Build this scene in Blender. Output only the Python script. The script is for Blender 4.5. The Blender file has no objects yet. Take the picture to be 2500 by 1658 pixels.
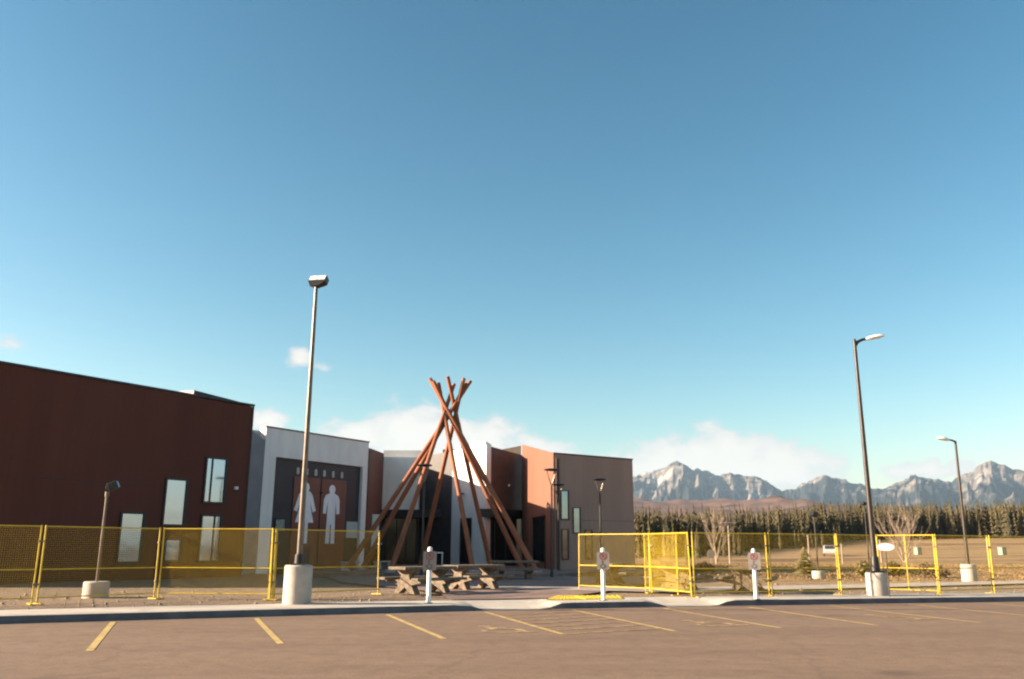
import bpy, math, random
from mathutils import Vector, Matrix, noise

R = math.radians
random.seed(7)
S = bpy.context.scene
COL = S.collection

# ------------------------------------------------------------------ camera
pitch, roll = R(13.7), R(0.3)
D = Vector((0, math.cos(pitch), math.sin(pitch)))
U0 = Vector((0, -math.sin(pitch), math.cos(pitch)))
X0 = Vector((1, 0, 0))
Rt = X0 * math.cos(roll) + U0 * math.sin(roll)
Up = U0 * math.cos(roll) - X0 * math.sin(roll)
cam = bpy.data.cameras.new('camera')
cam.lens, cam.sensor_width, cam.clip_start, cam.clip_end = 30.0, 36.0, 0.1, 60000
cam.dof.use_dof, cam.dof.focus_distance, cam.dof.aperture_fstop = True, 3.5, 5.6
co = bpy.data.objects.new('camera', cam)
co.matrix_world = Matrix(((Rt.x, Up.x, -D.x, 0), (Rt.y, Up.y, -D.y, 0), (Rt.z, Up.z, -D.z, 1.5), (0, 0, 0, 1)))
COL.objects.link(co)
S.camera = co

# ------------------------------------------------------------------ light
SUN_EL, SUN_AZ = R(17.8), R(-95.5)          # azimuth clockwise from +Y
SUN_STRENGTH, SKY_STRENGTH, EXPOSURE = 5.0, 0.05, 2.05
sd = Vector((math.sin(SUN_AZ) * math.cos(SUN_EL), math.cos(SUN_AZ) * math.cos(SUN_EL), math.sin(SUN_EL)))
sun = bpy.data.lights.new('sun', 'SUN')
sun.energy, sun.angle, sun.color = SUN_STRENGTH, R(0.5), (1.0, 0.81, 0.59)
so = bpy.data.objects.new('sun', sun)
so.rotation_euler = sd.to_track_quat('Z', 'Y').to_euler()
COL.objects.link(so)

S.view_settings.view_transform = 'Standard'
S.view_settings.look = 'None'
S.view_settings.exposure = EXPOSURE
S.view_settings.gamma = 1
S.view_settings.use_curve_mapping = False
S.render.engine = 'CYCLES'
S.cycles.use_denoising = True
S.cycles.max_bounces = 6
S.cycles.volume_bounces = 0
S.cycles.transparent_max_bounces = 12
S.cycles.filter_width = 1.9

# ------------------------------------------------------------------ node helpers
class NT:
    def __init__(s, tree):
        s.t = tree; s.n = tree.nodes; s.l = tree.links
    def node(s, kind, **kw):
        n = s.n.new(kind)
        for k, v in kw.items(): setattr(n, k, v)
        return n
    def put(s, sock, v):
        if hasattr(v, 'is_linked'): s.l.new(v, sock)
        elif v is not None: sock.default_value = v
    def math(s, op, a, b=None, c=None, clamp=False):
        n = s.node('ShaderNodeMath', operation=op, use_clamp=clamp)
        s.put(n.inputs[0], a); s.put(n.inputs[1], b)
        if c is not None: s.put(n.inputs[2], c)
        return n.outputs[0]
    def mix(s, f, a, b, blend='MIX'):
        n = s.node('ShaderNodeMix', data_type='RGBA', blend_type=blend)
        s.put(n.inputs['Factor'], f)
        for k, v in (('A', a), ('B', b)):
            sock = [i for i in n.inputs if i.name == k and i.type == 'RGBA'][0]
            s.put(sock, v if hasattr(v, 'is_linked') else (v[0], v[1], v[2], 1))
        return [o for o in n.outputs if o.type == 'RGBA'][0]
    def noise(s, vec, scale, detail=4, rough=0.55, dist=0.0):
        n = s.node('ShaderNodeTexNoise')
        if vec is not None: s.l.new(vec, n.inputs['Vector'])
        n.inputs['Scale'].default_value = scale; n.inputs['Detail'].default_value = detail
        n.inputs['Roughness'].default_value = rough; n.inputs['Distortion'].default_value = dist
        return n.outputs['Fac']
    def ramp(s, f, lo, hi, smooth=True):
        n = s.node('ShaderNodeMapRange', interpolation_type='SMOOTHSTEP' if smooth else 'LINEAR')
        s.put(n.inputs[0], f); n.inputs[1].default_value = lo; n.inputs[2].default_value = hi
        return n.outputs[0]
    def mapping(s, vec, scale=(1, 1, 1), rot=(0, 0, 0)):
        n = s.node('ShaderNodeMapping')
        s.l.new(vec, n.inputs[0]); n.inputs['Scale'].default_value = scale; n.inputs['Rotation'].default_value = rot
        return n.outputs[0]

# ------------------------------------------------------------------ world: sky with low cumulus
W = bpy.data.worlds.new('World'); S.world = W; W.use_nodes = True
w = NT(W.node_tree); w.n.clear()
out = w.node('ShaderNodeOutputWorld')
sky = w.node('ShaderNodeTexSky', sky_type='NISHITA')
sky.sun_disc = False
sky.sun_elevation, sky.sun_rotation = SUN_EL, SUN_AZ
sky.altitude, sky.air_density, sky.dust_density, sky.ozone_density = 0, 1.1, 1.0, 3.4
bg = w.node('ShaderNodeBackground'); bg.inputs['Strength'].default_value = SKY_STRENGTH
k_ = SKY_STRENGTH * 2 ** EXPOSURE            # film response of the blue: steeper and more cyan than the raw sky
ssep = w.node('ShaderNodeSeparateColor'); w.l.new(w.mix(1.0, sky.outputs[0], (k_, k_, k_), 'MULTIPLY'), ssep.inputs[0])
scom = w.node('ShaderNodeCombineColor')
for ch, (ga, ti) in enumerate(((1.95, 2.25), (1.42, 1.34), (1.36, 0.99))):
    w.l.new(w.math('MULTIPLY', w.math('POWER', w.math('MINIMUM', ssep.outputs[ch], 1.5), ga), ti / k_), scom.inputs[ch])
w.l.new(scom.outputs[0], bg.inputs['Color'])
tc = w.node('ShaderNodeTexCoord')
sep = w.node('ShaderNodeSeparateXYZ'); w.l.new(tc.outputs['Generated'], sep.inputs[0])
deg = 180 / math.pi
az = w.math('MULTIPLY', w.math('ARCTAN2', sep.outputs[0], sep.outputs[1]), deg)
el = w.math('MULTIPLY', w.math('ARCSINE', sep.outputs[2]), deg)
comb = w.node('ShaderNodeCombineXYZ'); w.l.new(az, comb.inputs[0]); w.l.new(el, comb.inputs[1])
cm = w.mapping(comb.outputs[0], (1, 1.5, 1))
n1 = w.noise(cm, 0.55, 7, 0.6, 0.3)
n2 = w.noise(cm, 0.22, 3, 0.5)
# (azimuth, elevation, half width, half height, strength) of the cloud heaps along the horizon, all the way round
heaps = [(-10.1, 6.9, 3.6, 1.3, 1), (-6.6, 7.0, 4.0, 2.7, 1.15), (-2.4, 6.5, 4.6, 2.3, 1.15), (1.2, 6.1, 3.6, 1.3, 1),
         (10.2, 5.2, 5.2, 1.7, 1.05), (13.4, 5.4, 5.4, 2.6, 1.2), (17.2, 5.0, 4.4, 1.9, 1.05),
         (-14.3, 11.9, 1.0, .85, .78), (-12.7, 11.5, .9, .4, .5), (25.6, 4.6, 3.2, .7, .8), (-16.4, 7.9, 1.9, .9, .75), (-31.2, 11.5, 1.3, .5, .42),
         (-48, 6, 7, 2, 1), (-75, 5, 8, 1.6, .9), (46, 6, 6, 1.6, 1), (70, 5, 9, 2.2, 1), (104, 6, 8, 2, .9), (140, 5, 9, 1.8, 1), (-120, 6, 9, 2, 1), (-155, 5, 8, 1.6, .9)]
acc = None
for a0, e0, wa, we, st in heaps:
    dx = w.math('DIVIDE', w.math('SUBTRACT', az, a0), wa)
    dy = w.math('DIVIDE', w.math('SUBTRACT', el, e0), we)
    r2 = w.math('ADD', w.math('MULTIPLY', dx, dx), w.math('MULTIPLY', dy, dy))
    v = w.math('MULTIPLY', w.math('SUBTRACT', 1.0, w.math('SQRT', r2)), st)
    acc = v if acc is None else w.math('SMOOTH_MAX', acc, v, 0.15)
dens = w.math('ADD', acc, w.math('MULTIPLY', w.math('SUBTRACT', n1, 0.5), 1.7))
mask = w.math('MULTIPLY', w.ramp(dens, -0.05, 0.42), 0.93)
mask = w.math('MULTIPLY', mask, w.ramp(acc, -0.55, 0.1))
shade = w.ramp(w.math('ADD', dens, w.math('MULTIPLY', n2, 0.3)), 0.1, 0.95)
ccol = w.mix(shade, (0.62, 0.62, 0.62), (0.86, 0.80, 0.73))
cb = w.node('ShaderNodeBackground'); w.l.new(ccol, cb.inputs['Color']); cb.inputs['Strength'].default_value = 0.285
mx = w.node('ShaderNodeMixShader')
w.l.new(mask, mx.inputs[0]); w.l.new(bg.outputs[0], mx.inputs[1]); w.l.new(cb.outputs[0], mx.inputs[2])
w.l.new(mx.outputs[0], out.inputs['Surface'])

# ------------------------------------------------------------------ materials
def mat(name, col, col2=None, scale=6, rough=0.8, metal=0.0, bump=0.0, bscale=None, stretch=(1, 1, 1), detail=5, spec=0.5, lo=0.35, hi=0.65, wear=None):
    m = bpy.data.materials.new(name); m.use_nodes = True
    t = NT(m.node_tree); b = t.n['Principled BSDF']
    b.inputs['Roughness'].default_value = rough; b.inputs['Metallic'].default_value = metal
    b.inputs['Specular IOR Level'].default_value = spec
    c = t.node('ShaderNodeTexCoord')
    v = t.mapping(c.outputs['Object'], stretch)
    if col2 is None: col2 = tuple(x * 0.82 for x in col)
    f = t.ramp(t.noise(v, scale, detail), lo, hi)
    cc = t.mix(f, col, col2)
    if wear:
        wcol, wsc, wlo, whi = wear
        cc = t.mix(t.ramp(t.noise(v, wsc, 6, 0.65), wlo, whi), cc, wcol)
    t.l.new(cc, b.inputs['Base Color'])
    if bump:
        bn = t.node('ShaderNodeBump'); bn.inputs['Strength'].default_value = bump; bn.inputs['Distance'].default_value = 0.02
        t.l.new(t.noise(v, bscale or scale * 4, 4), bn.inputs['Height']); t.l.new(bn.outputs[0], b.inputs['Normal'])
    return m

def ribbed(name, col, col2, pitch_m=0.3, depth=0.02, rough=0.75):
    """vertically ribbed metal cladding: fine relief along local x"""
    m = mat(name, col, col2, 0.8, rough, stretch=(1, 1, 0.12), wear=(tuple(x * 0.72 for x in col), 2.6, 0.55, 0.85))
    t = NT(m.node_tree); b = t.n['Principled BSDF']; b.inputs['Specular IOR Level'].default_value = 0.2
    c = t.node('ShaderNodeTexCoord'); s = t.node('ShaderNodeSeparateXYZ'); t.l.new(c.outputs['Object'], s.inputs[0])
    tri = t.math('PINGPONG', s.outputs[0], pitch_m / 2)
    h = t.ramp(tri, pitch_m * 0.18, pitch_m * 0.3)
    bn = t.node('ShaderNodeBump'); bn.inputs['Strength'].default_value = 0.35; bn.inputs['Distance'].default_value = depth
    t.l.new(h, bn.inputs['Height']); t.l.new(bn.outputs[0], b.inputs['Normal'])
    return m

M = {}
M['red_clad'] = ribbed('red_brown_cladding', (0.113, 0.036, 0.024), (0.098, 0.031, 0.021))
M['taupe_clad'] = ribbed('taupe_cladding', (0.40, 0.255, 0.205), (0.35, 0.225, 0.18))
M['orange_clad'] = ribbed('rust_cladding', (0.207, 0.0936, 0.0624), (0.183, 0.0819, 0.0546))
M['white_clad'] = mat('white_panel', (0.80, 0.78, 0.74), (0.72, 0.70, 0.67), 1.2, 0.6, stretch=(1, 1, 0.4))
M['grey_clad'] = mat('grey_panel', (0.40, 0.42, 0.44), (0.34, 0.36, 0.38), 1.2, 0.6)
M['returnclad'] = mat('blue_grey_panel', (0.17, 0.185, 0.20), (0.14, 0.155, 0.17), 1.2, 0.6)
M['slate_clad'] = mat('slate_panel', (0.058, 0.050, 0.050), (0.04, 0.036, 0.038), 2, 0.6)
M['brown_clad'] = mat('dark_brown_panel', (0.09, 0.052, 0.042), (0.07, 0.04, 0.033), 2, 0.6)
M['tan_roof'] = mat('tan_parapet', (0.264, 0.2, 0.144), (0.216, 0.16, 0.12), 2, 0.8)
M['coping'] = mat('dark_metal_coping', (0.03, 0.03, 0.034), (0.02, 0.02, 0.024), 3, 0.45, 0.4)
M['roofing'] = mat('grey_roof_membrane', (0.22, 0.21, 0.2), None, 2, 0.9)
M['black'] = mat('black_metal', (0.018, 0.018, 0.02), (0.028, 0.026, 0.026), 8, 0.42, 0.3)
M['frame'] = mat('window_frame_metal', (0.022, 0.024, 0.028), None, 6, 0.4, 0.5)
M['yellow'] = mat('yellow_powder_coat', (0.60, 0.425, 0.022), (0.50, 0.345, 0.018), 5, 0.42, wear=((0.28, 0.18, 0.06), 9, 0.66, 0.8))
M['line'] = mat('worn_yellow_paint', (0.468, 0.328, 0.0936), (0.374, 0.265, 0.0936), 3, 0.8, wear=((0.195, 0.121, 0.078), 4.5, 0.5, 0.7))
M['faint'] = mat('faded_yellow_paint', (0.426, 0.289, 0.114), (0.319, 0.213, 0.0912), 3, 0.8, wear=((0.19, 0.118, 0.076), 4.5, 0.42, 0.62))
M['pad'] = mat('yellow_tactile', (0.595, 0.425, 0.017), (0.51, 0.357, 0.017), 5, 0.6, bump=0.4, bscale=60)
M['concrete'] = mat('pale_concrete', (0.426, 0.388, 0.342), (0.334, 0.304, 0.266), 2.2, 0.88, bump=0.3, bscale=20, wear=((0.228, 0.198, 0.167), 1.6, 0.6, 0.85))
M['kerb'] = mat('kerb_concrete', (0.452, 0.406, 0.343), (0.374, 0.335, 0.289), 1.6, 0.88, bump=0.3, bscale=25, wear=((0.257, 0.211, 0.172), 1.1, 0.6, 0.8))
M['table'] = mat('aggregate_concrete', (0.191, 0.149, 0.106), (0.112, 0.0858, 0.0627), 9, 0.9, bump=0.5, bscale=40)
M['log'] = mat('stained_log', (0.32, 0.122, 0.062), (0.235, 0.082, 0.042), 3, 0.7, bump=0.35, bscale=10, stretch=(6, 6, 0.5), wear=((0.0888, 0.0333, 0.0207), 3.2, 0.58, 0.75), spec=0.2)
M['pole'] = mat('weathered_steel_pole', (0.162, 0.128, 0.0978), (0.111, 0.0892, 0.0723), 4, 0.4, 0.5)
M['darkpole'] = mat('dark_bronze_pole', (0.045, 0.034, 0.028), (0.03, 0.024, 0.02), 4, 0.42, 0.3)
M['white'] = mat('white_enamel', (0.78, 0.77, 0.74), (0.72, 0.71, 0.68), 4, 0.4)
M['lens'] = mat('white_lamp_lens', (0.80, 0.80, 0.78), (0.76, 0.76, 0.74), 8, 0.25)
M['pict'] = mat('white_vinyl', (0.85, 0.85, 0.86), (0.78, 0.78, 0.80), 3, 0.5)
M['rust_panel'] = mat('rust_red_panel', (0.19, 0.062, 0.038), (0.16, 0.05, 0.032), 1.5, 0.55)
M['navy'] = mat('charcoal_panel', (0.026, 0.026, 0.032), (0.02, 0.02, 0.026), 1.5, 0.55)
M['signface'] = mat('sign_face', (0.27, 0.24, 0.22), (0.23, 0.205, 0.19), 9, 0.45)
M['signred'] = mat('sign_red', (0.26, 0.06, 0.06), None, 9, 0.5)
M['signblack'] = mat('sign_black', (0.10, 0.10, 0.105), None, 9, 0.5)
M['poster'] = mat('poster_print', (0.28, 0.36, 0.26), (0.10, 0.16, 0.17), 7, 0.4)
M['notice'] = mat('pale_notice', (0.48, 0.54, 0.50), (0.42, 0.48, 0.45), 5, 0.5)
M['mark'] = mat('pale_letters', (0.62, 0.60, 0.52), None, 5, 0.5)
M['bark'] = mat('brown_bark', (0.10, 0.07, 0.05), (0.06, 0.042, 0.03), 5, 0.95)
M['palebark'] = mat('pale_bark', (0.336, 0.264, 0.2), (0.24, 0.184, 0.136), 5, 0.9)
M['needles_dark'] = mat('needles_dark', (0.0425, 0.0391, 0.017), (0.0238, 0.0238, 0.0119), 0.7, 0.9)
M['needles_olive'] = mat('needles_olive', (0.0808, 0.0629, 0.0238), (0.0467, 0.0391, 0.0161), 0.7, 0.9)
M['needles_gold'] = mat('needles_gold', (0.162, 0.123, 0.0467), (0.102, 0.085, 0.034), 0.7, 0.9)
M['dryshrub'] = mat('dry_shrub', (0.12, 0.075, 0.035), (0.07, 0.045, 0.025), 3, 0.9)
M['carwhite'] = mat('car_paint', (0.42, 0.42, 0.42), None, 2, 0.25)
M['tyre'] = mat('tyre_rubber', (0.02, 0.02, 0.02), None, 6, 0.9)
M['carglass'] = mat('dark_glass', (0.02, 0.025, 0.03), None, 2, 0.08)
M['stone'] = mat('gravel_stone', (0.274, 0.205, 0.144), (0.167, 0.125, 0.0912), 3, 0.95)
M['drygrass'] = mat('dry_grass', (0.334, 0.22, 0.0988), (0.228, 0.144, 0.0684), 0.3, 0.95)
M['utility'] = mat('pale_green_enamel', (0.20, 0.28, 0.22), None, 4, 0.5)

def glass_mat(name, tint, metal, rough):
    m = bpy.data.materials.new(name); m.use_nodes = True
    t = NT(m.node_tree); b = t.n['Principled BSDF']
    c = t.node('ShaderNodeTexCoord')
    b.inputs['Base Color'].default_value = (*tint, 1); b.inputs['Metallic'].default_value = metal
    b.inputs['Roughness'].default_value = rough
    bn = t.node('ShaderNodeBump'); bn.inputs['Strength'].default_value = 0.06; bn.inputs['Distance'].default_value = 0.05
    t.l.new(t.noise(c.outputs['Object'], 1.3, 1), bn.inputs['Height']); t.l.new(bn.outputs[0], b.inputs['Normal'])
    return m
M['mirror'] = glass_mat('coated_glazing', (0.25, 0.335, 0.42), 0.92, 0.06)
M['dimglass'] = glass_mat('tinted_glazing', (0.16, 0.14, 0.13), 0.8, 0.08)
M['darkglass'] = glass_mat('entrance_glazing', (0.02, 0.022, 0.022), 0.0, 0.1)

def asphalt():
    m = bpy.data.materials.new('dusty_asphalt'); m.use_nodes = True
    t = NT(m.node_tree); b = t.n['Principled BSDF']; b.inputs['Roughness'].default_value = 0.93
    b.inputs['Specular IOR Level'].default_value = 0.25
    c = t.node('ShaderNodeTexCoord'); v = c.outputs['Object']
    fine = t.noise(v, 26, 6, 0.7)
    big = t.noise(t.mapping(v, (0.12, 0.5, 1), (0, 0, R(-20))), 1.0, 5, 0.6)
    col = t.mix(t.ramp(fine, 0.3, 0.7), (0.142, 0.094, 0.063), (0.245, 0.168, 0.115))
    col = t.mix(t.math('MULTIPLY', t.ramp(t.noise(v, 75, 3, 0.8), 0.52, 0.72), 0.55), col, (0.34, 0.245, 0.175))
    col = t.mix(t.math('MULTIPLY', t.ramp(t.noise(v, 55, 3, 0.8), 0.56, 0.74), 0.5), col, (0.07, 0.05, 0.038))
    col = t.mix(t.math('MULTIPLY', t.ramp(big, 0.42, 0.68), 0.38), col, (0.125, 0.079, 0.0562))
    # tyre-worn bands running along the aisle, parallel to the kerb
    tr = t.mapping(v, (1, 1, 1), (0, 0, R(-19.5)))
    sp = t.node('ShaderNodeSeparateXYZ'); t.l.new(tr, sp.inputs[0])
    wob = t.math('ADD', sp.outputs[1], t.math('MULTIPLY', t.noise(t.mapping(tr, (0.05, 0.2, 1)), 1.0, 3), 1.2))
    band = t.ramp(t.math('PINGPONG', wob, 1.35), 0.95, 1.3)
    col = t.mix(t.math('MULTIPLY', band, 0.16), col, (0.11, 0.0699, 0.0532))
    # coarse aggregate patches, oil drips and dust
    med = t.noise(v, 3.2, 6, 0.72)
    col = t.mix(t.math('MULTIPLY', t.ramp(med, 0.40, 0.66), 0.42), col, (0.103, 0.0699, 0.0517))
    ov = t.node('ShaderNodeTexVoronoi'); ov.inputs['Scale'].default_value = 0.55; t.l.new(v, ov.inputs['Vector'])
    oil = t.math('MULTIPLY', t.math('SUBTRACT', 1.0, t.ramp(t.math('ADD', ov.outputs['Distance'], t.math('MULTIPLY', t.noise(v, 7, 4), 0.22)), 0.16, 0.34)), t.ramp(t.noise(v, 0.35, 2), 0.5, 0.62))
    col = t.mix(t.math('MULTIPLY', oil, 0.55), col, (0.0532, 0.038, 0.0319))
    dust = t.ramp(t.noise(t.mapping(v, (0.35, 1.4, 1), (0, 0, R(-19.5))), 0.9, 6, 0.7), 0.52, 0.75)
    col = t.mix(t.math('MULTIPLY', dust, 0.35), col, (0.274, 0.194, 0.137))
    # sealed cracks
    vo = t.node('ShaderNodeTexVoronoi', feature='DISTANCE_TO_EDGE'); vo.inputs['Scale'].default_value = 0.16
    wv = t.node('ShaderNodeVectorMath', operation='ADD'); t.l.new(v, wv.inputs[0])
    sc = t.node('ShaderNodeVectorMath', operation='SCALE'); sc.inputs['Scale'].default_value = 1.6
    nn = t.node('ShaderNodeTexNoise'); nn.inputs['Scale'].default_value = 0.6; t.l.new(v, nn.inputs['Vector'])
    t.l.new(nn.outputs['Color'], sc.inputs[0]); t.l.new(sc.outputs[0], wv.inputs[1]); t.l.new(wv.outputs[0], vo.inputs['Vector'])
    crack = t.math('SUBTRACT', 1.0, t.ramp(vo.outputs['Distance'], 0.002, 0.009))
    col = t.mix(t.math('MULTIPLY', crack, 0.18), col, (0.0532, 0.0418, 0.038))
    t.l.new(col, b.inputs['Base Color'])
    bn = t.node('ShaderNodeBump'); bn.inputs['Strength'].default_value = 0.5; bn.inputs['Distance'].default_value = 0.01
    t.l.new(t.noise(v, 70, 3), bn.inputs['Height']); t.l.new(bn.outputs[0], b.inputs['Normal'])
    return m
M['asphalt'] = asphalt()

def lot_mat():
    m = bpy.data.materials.new('gravel_and_dry_turf'); m.use_nodes = True
    t = NT(m.node_tree); b = t.n['Principled BSDF']; b.inputs['Roughness'].default_value = 0.97
    b.inputs['Specular IOR Level'].default_value = 0.15
    c = t.node('ShaderNodeTexCoord'); v = c.outputs['Object']
    s = t.node('ShaderNodeSeparateXYZ'); t.l.new(v, s.inputs[0])
    g = t.mix(t.ramp(t.noise(v, 9, 6, 0.75), 0.36, 0.64), (0.304, 0.228, 0.156), (0.152, 0.114, 0.0836))
    g = t.mix(t.math('MULTIPLY', t.ramp(t.noise(v, 0.8, 4), 0.45, 0.7), 0.5), g, (0.182, 0.133, 0.0912))
    d = t.mix(t.ramp(t.noise(t.mapping(v, (0.25, 1, 1)), 0.9, 6, 0.7), 0.35, 0.65), (0.319, 0.198, 0.0988), (0.19, 0.122, 0.0684))
    d = t.mix(t.ramp(t.noise(t.mapping(v, (0.06, 0.3, 1)), 0.55, 4), 0.5, 0.68), d, (0.114, 0.0722, 0.0494))
    # dry turf takes over beyond the gravel strip on the open side
    e = t.math('ADD', s.outputs[1], t.math('MULTIPLY', t.noise(v, 0.3, 3), 6))
    f = t.ramp(e, 37, 43)
    f = t.math('MULTIPLY', f, t.ramp(s.outputs[0], 6.0, 9.0))
    t.l.new(t.mix(f, g, d), b.inputs['Base Color'])
    bn = t.node('ShaderNodeBump'); bn.inputs['Strength'].default_value = 0.9; bn.inputs['Distance'].default_value = 0.05
    t.l.new(t.noise(v, 14, 5, 0.7), bn.inputs['Height']); t.l.new(bn.outputs[0], b.inputs['Normal'])
    return m
M['lot'] = lot_mat()

def field_mat():
    m = bpy.data.materials.new('dry_field'); m.use_nodes = True
    t = NT(m.node_tree); b = t.n['Principled BSDF']; b.inputs['Roughness'].default_value = 0.97
    b.inputs['Specular IOR Level'].default_value = 0.1
    c = t.node('ShaderNodeTexCoord'); v = c.outputs['Object']
    d = t.mix(t.ramp(t.noise(t.mapping(v, (0.2, 1, 1)), 0.25, 6, 0.7), 0.35, 0.65), (0.30, 0.203, 0.115), (0.205, 0.138, 0.083))
    d = t.mix(t.ramp(t.noise(t.mapping(v, (0.012, 0.075, 1)), 1.0, 5, 0.6), 0.50, 0.62), d, (0.115, 0.074, 0.0503))
    t.l.new(d, b.inputs['Base Color'])
    return m
M['field'] = field_mat()

def mountain_mat():
    m = bpy.data.materials.new('limestone_and_snow'); m.use_nodes = True
    t = NT(m.node_tree); b = t.n['Principled BSDF']; b.inputs['Roughness'].default_value = 0.95
    b.inputs['Specular IOR Level'].default_value = 0.1
    c = t.node('ShaderNodeTexCoord'); v = c.outputs['Object']
    s = t.node('ShaderNodeSeparateXYZ'); t.l.new(v, s.inputs[0])
    rock = t.mix(t.ramp(t.noise(t.mapping(v, (1, 1, 2.5)), 0.006, 8, 0.65), 0.35, 0.65), (0.155, 0.133, 0.115), (0.0828, 0.0756, 0.072))
    sn = t.noise(v, 0.0035, 8, 0.7)
    hz = t.math('DIVIDE', s.outputs[2], 900.0)
    rock = t.mix(t.ramp(t.math('ADD', sn, t.math('MULTIPLY', hz, 0.22)), 0.66, 0.80), rock, (0.288, 0.274, 0.259))
    # forest on the lower slopes
    fo = t.math('SUBTRACT', t.noise(v, 0.0028, 7, 0.65), t.math('MULTIPLY', hz, 0.42))
    col = t.mix(t.ramp(fo, 0.20, 0.30), rock, (0.0158, 0.0202, 0.0216))
    t.l.new(col, b.inputs['Base Color'])
    return m
M['mountain'] = mountain_mat()

def hill_mat():
    m = bpy.data.materials.new('leafless_forest_hill'); m.use_nodes = True
    t = NT(m.node_tree); b = t.n['Principled BSDF']; b.inputs['Roughness'].default_value = 1.0
    b.inputs['Specular IOR Level'].default_value = 0.05
    c = t.node('ShaderNodeTexCoord'); v = c.outputs['Object']
    a = t.mix(t.ramp(t.noise(t.mapping(v, (0.5, 1, 1)), 0.011, 9, 0.75), 0.38, 0.62), (0.192, 0.118, 0.0925), (0.0999, 0.0666, 0.0555))
    a = t.mix(t.ramp(t.noise(t.mapping(v, (0.3, 1, 1)), 0.004, 6, 0.7), 0.52, 0.62), a, (0.0333, 0.0333, 0.0281))
    t.l.new(a, b.inputs['Base Color'])
    return m
M['hill'] = hill_mat()

# ------------------------------------------------------------------ mesh helpers
class MB:
    def __init__(s): s.v = []; s.f = []
    def add(s, vs, fs):
        o = len(s.v); s.v += [tuple(p) for p in vs]; s.f += [tuple(i + o for i in f) for f in fs]; return s
    def box(s, x0, x1, y0, y1, z0, z1):
        return s.add([(x0, y0, z0), (x1, y0, z0), (x1, y1, z0), (x0, y1, z0), (x0, y0, z1), (x1, y0, z1), (x1, y1, z1), (x0, y1, z1)],
                     [(0, 3, 2, 1), (4, 5, 6, 7), (0, 1, 5, 4), (1, 2, 6, 5), (2, 3, 7, 6), (3, 0, 4, 7)])
    def prism(s, poly, z0, z1):
        """upright prism on a plan polygon (anticlockwise); z1 is a height or one height for each corner"""
        n = len(poly); zt = z1 if isinstance(z1, (list, tuple)) else [z1] * n
        return s.add([(x, y, z0) for x, y in poly] + [(p[0], p[1], z) for p, z in zip(poly, zt)],
                     [tuple(range(n - 1, -1, -1)), tuple(range(n, 2 * n))] + [(i, (i + 1) % n, n + (i + 1) % n, n + i) for i in range(n)])
    def plate(s, poly, y0, y1):
        """flat shape drawn in local x,z and given thickness along y (y0 is the front)"""
        n = len(poly)
        return s.add([(x, y0, z) for x, z in poly] + [(x, y1, z) for x, z in poly],
                     [tuple(range(n)), tuple(range(2 * n - 1, n - 1, -1))] + [(i, n + i, n + (i + 1) % n, (i + 1) % n) for i in range(n)])
    def tube(s, a, b, r0, r1=None, n=8, cap=True):
        a, b = Vector(a), Vector(b); r1 = r0 if r1 is None else r1
        d = (b - a).normalized(); u = d.orthogonal().normalized(); q = d.cross(u)
        vs = []
        for p, r in ((a, r0), (b, r1)):
            for i in range(n):
                t = 2 * math.pi * (i + 0.5) / n
                vs.append(p + (u * math.cos(t) + q * math.sin(t)) * r)
        fs = [(i, (i + 1) % n, n + (i + 1) % n, n + i) for i in range(n)]
        if cap: fs += [tuple(range(n - 1, -1, -1)), tuple(range(n, 2 * n))]
        return s.add(vs, fs)
    def path(s, pts, radii, n=8):
        for i in range(len(pts) - 1): s.tube(pts[i], pts[i + 1], radii[i], radii[i + 1], n)
        return s
    def lathe(s, prof, c=(0, 0, 0), n=20):
        vs, fs = [], []
        for r, z in prof:
            for i in range(n):
                t = 2 * math.pi * i / n
                vs.append((c[0] + r * math.cos(t), c[1] + r * math.sin(t), c[2] + z))
        for k in range(len(prof) - 1):
            for i in range(n):
                j = (i + 1) % n
                fs.append((k * n + i, k * n + j, (k + 1) * n + j, (k + 1) * n + i))
        fs.append(tuple(range(n - 1, -1, -1))); fs.append(tuple(range((len(prof) - 1) * n, len(prof) * n)))
        return s.add(vs, fs)
    def xform(s, mtx):
        s.v = [tuple(mtx @ Vector(p)) for p in s.v]; return s
    def mesh(s, name):
        me = bpy.data.meshes.new(name); me.from_pydata(s.v, [], s.f); me.update(); return me
    def build(s, name, m, parent=None, smooth=False, bevel=0.0):
        me = s.mesh(name); me.materials.append(M[m] if isinstance(m, str) else m)
        if smooth:
            for p in me.polygons: p.use_smooth = True
            me.set_sharp_from_angle(angle=R(40))
        o = bpy.data.objects.new(name, me); COL.objects.link(o)
        if parent: o.parent = parent
        if bevel:
            md = o.modifiers.new('edge', 'BEVEL'); md.width = bevel; md.segments = 2; md.limit_method = 'ANGLE'
        return o

def tag(o, label=None, cat=None, group=None, kind=None):
    for k, v in (('label', label), ('category', cat), ('group', group), ('kind', kind)):
        if v: o[k] = v
    return o
def thing(name, loc, rz, label, cat, group=None):
    o = bpy.data.objects.new(name, None); o.empty_display_size = 0.2
    o.location = loc; o.rotation_euler = (0, 0, rz); COL.objects.link(o)
    return tag(o, label, cat, group)
def copy_tree(o, parent=None):
    c = o.copy(); COL.objects.link(c)
    if parent: c.parent = parent
    for ch in list(o.children): copy_tree(ch, c)
    return c
def boxpart(name, m, parent, *b, bevel=0.0): return MB().box(*b).build(name, m, parent, bevel=bevel)

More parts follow.
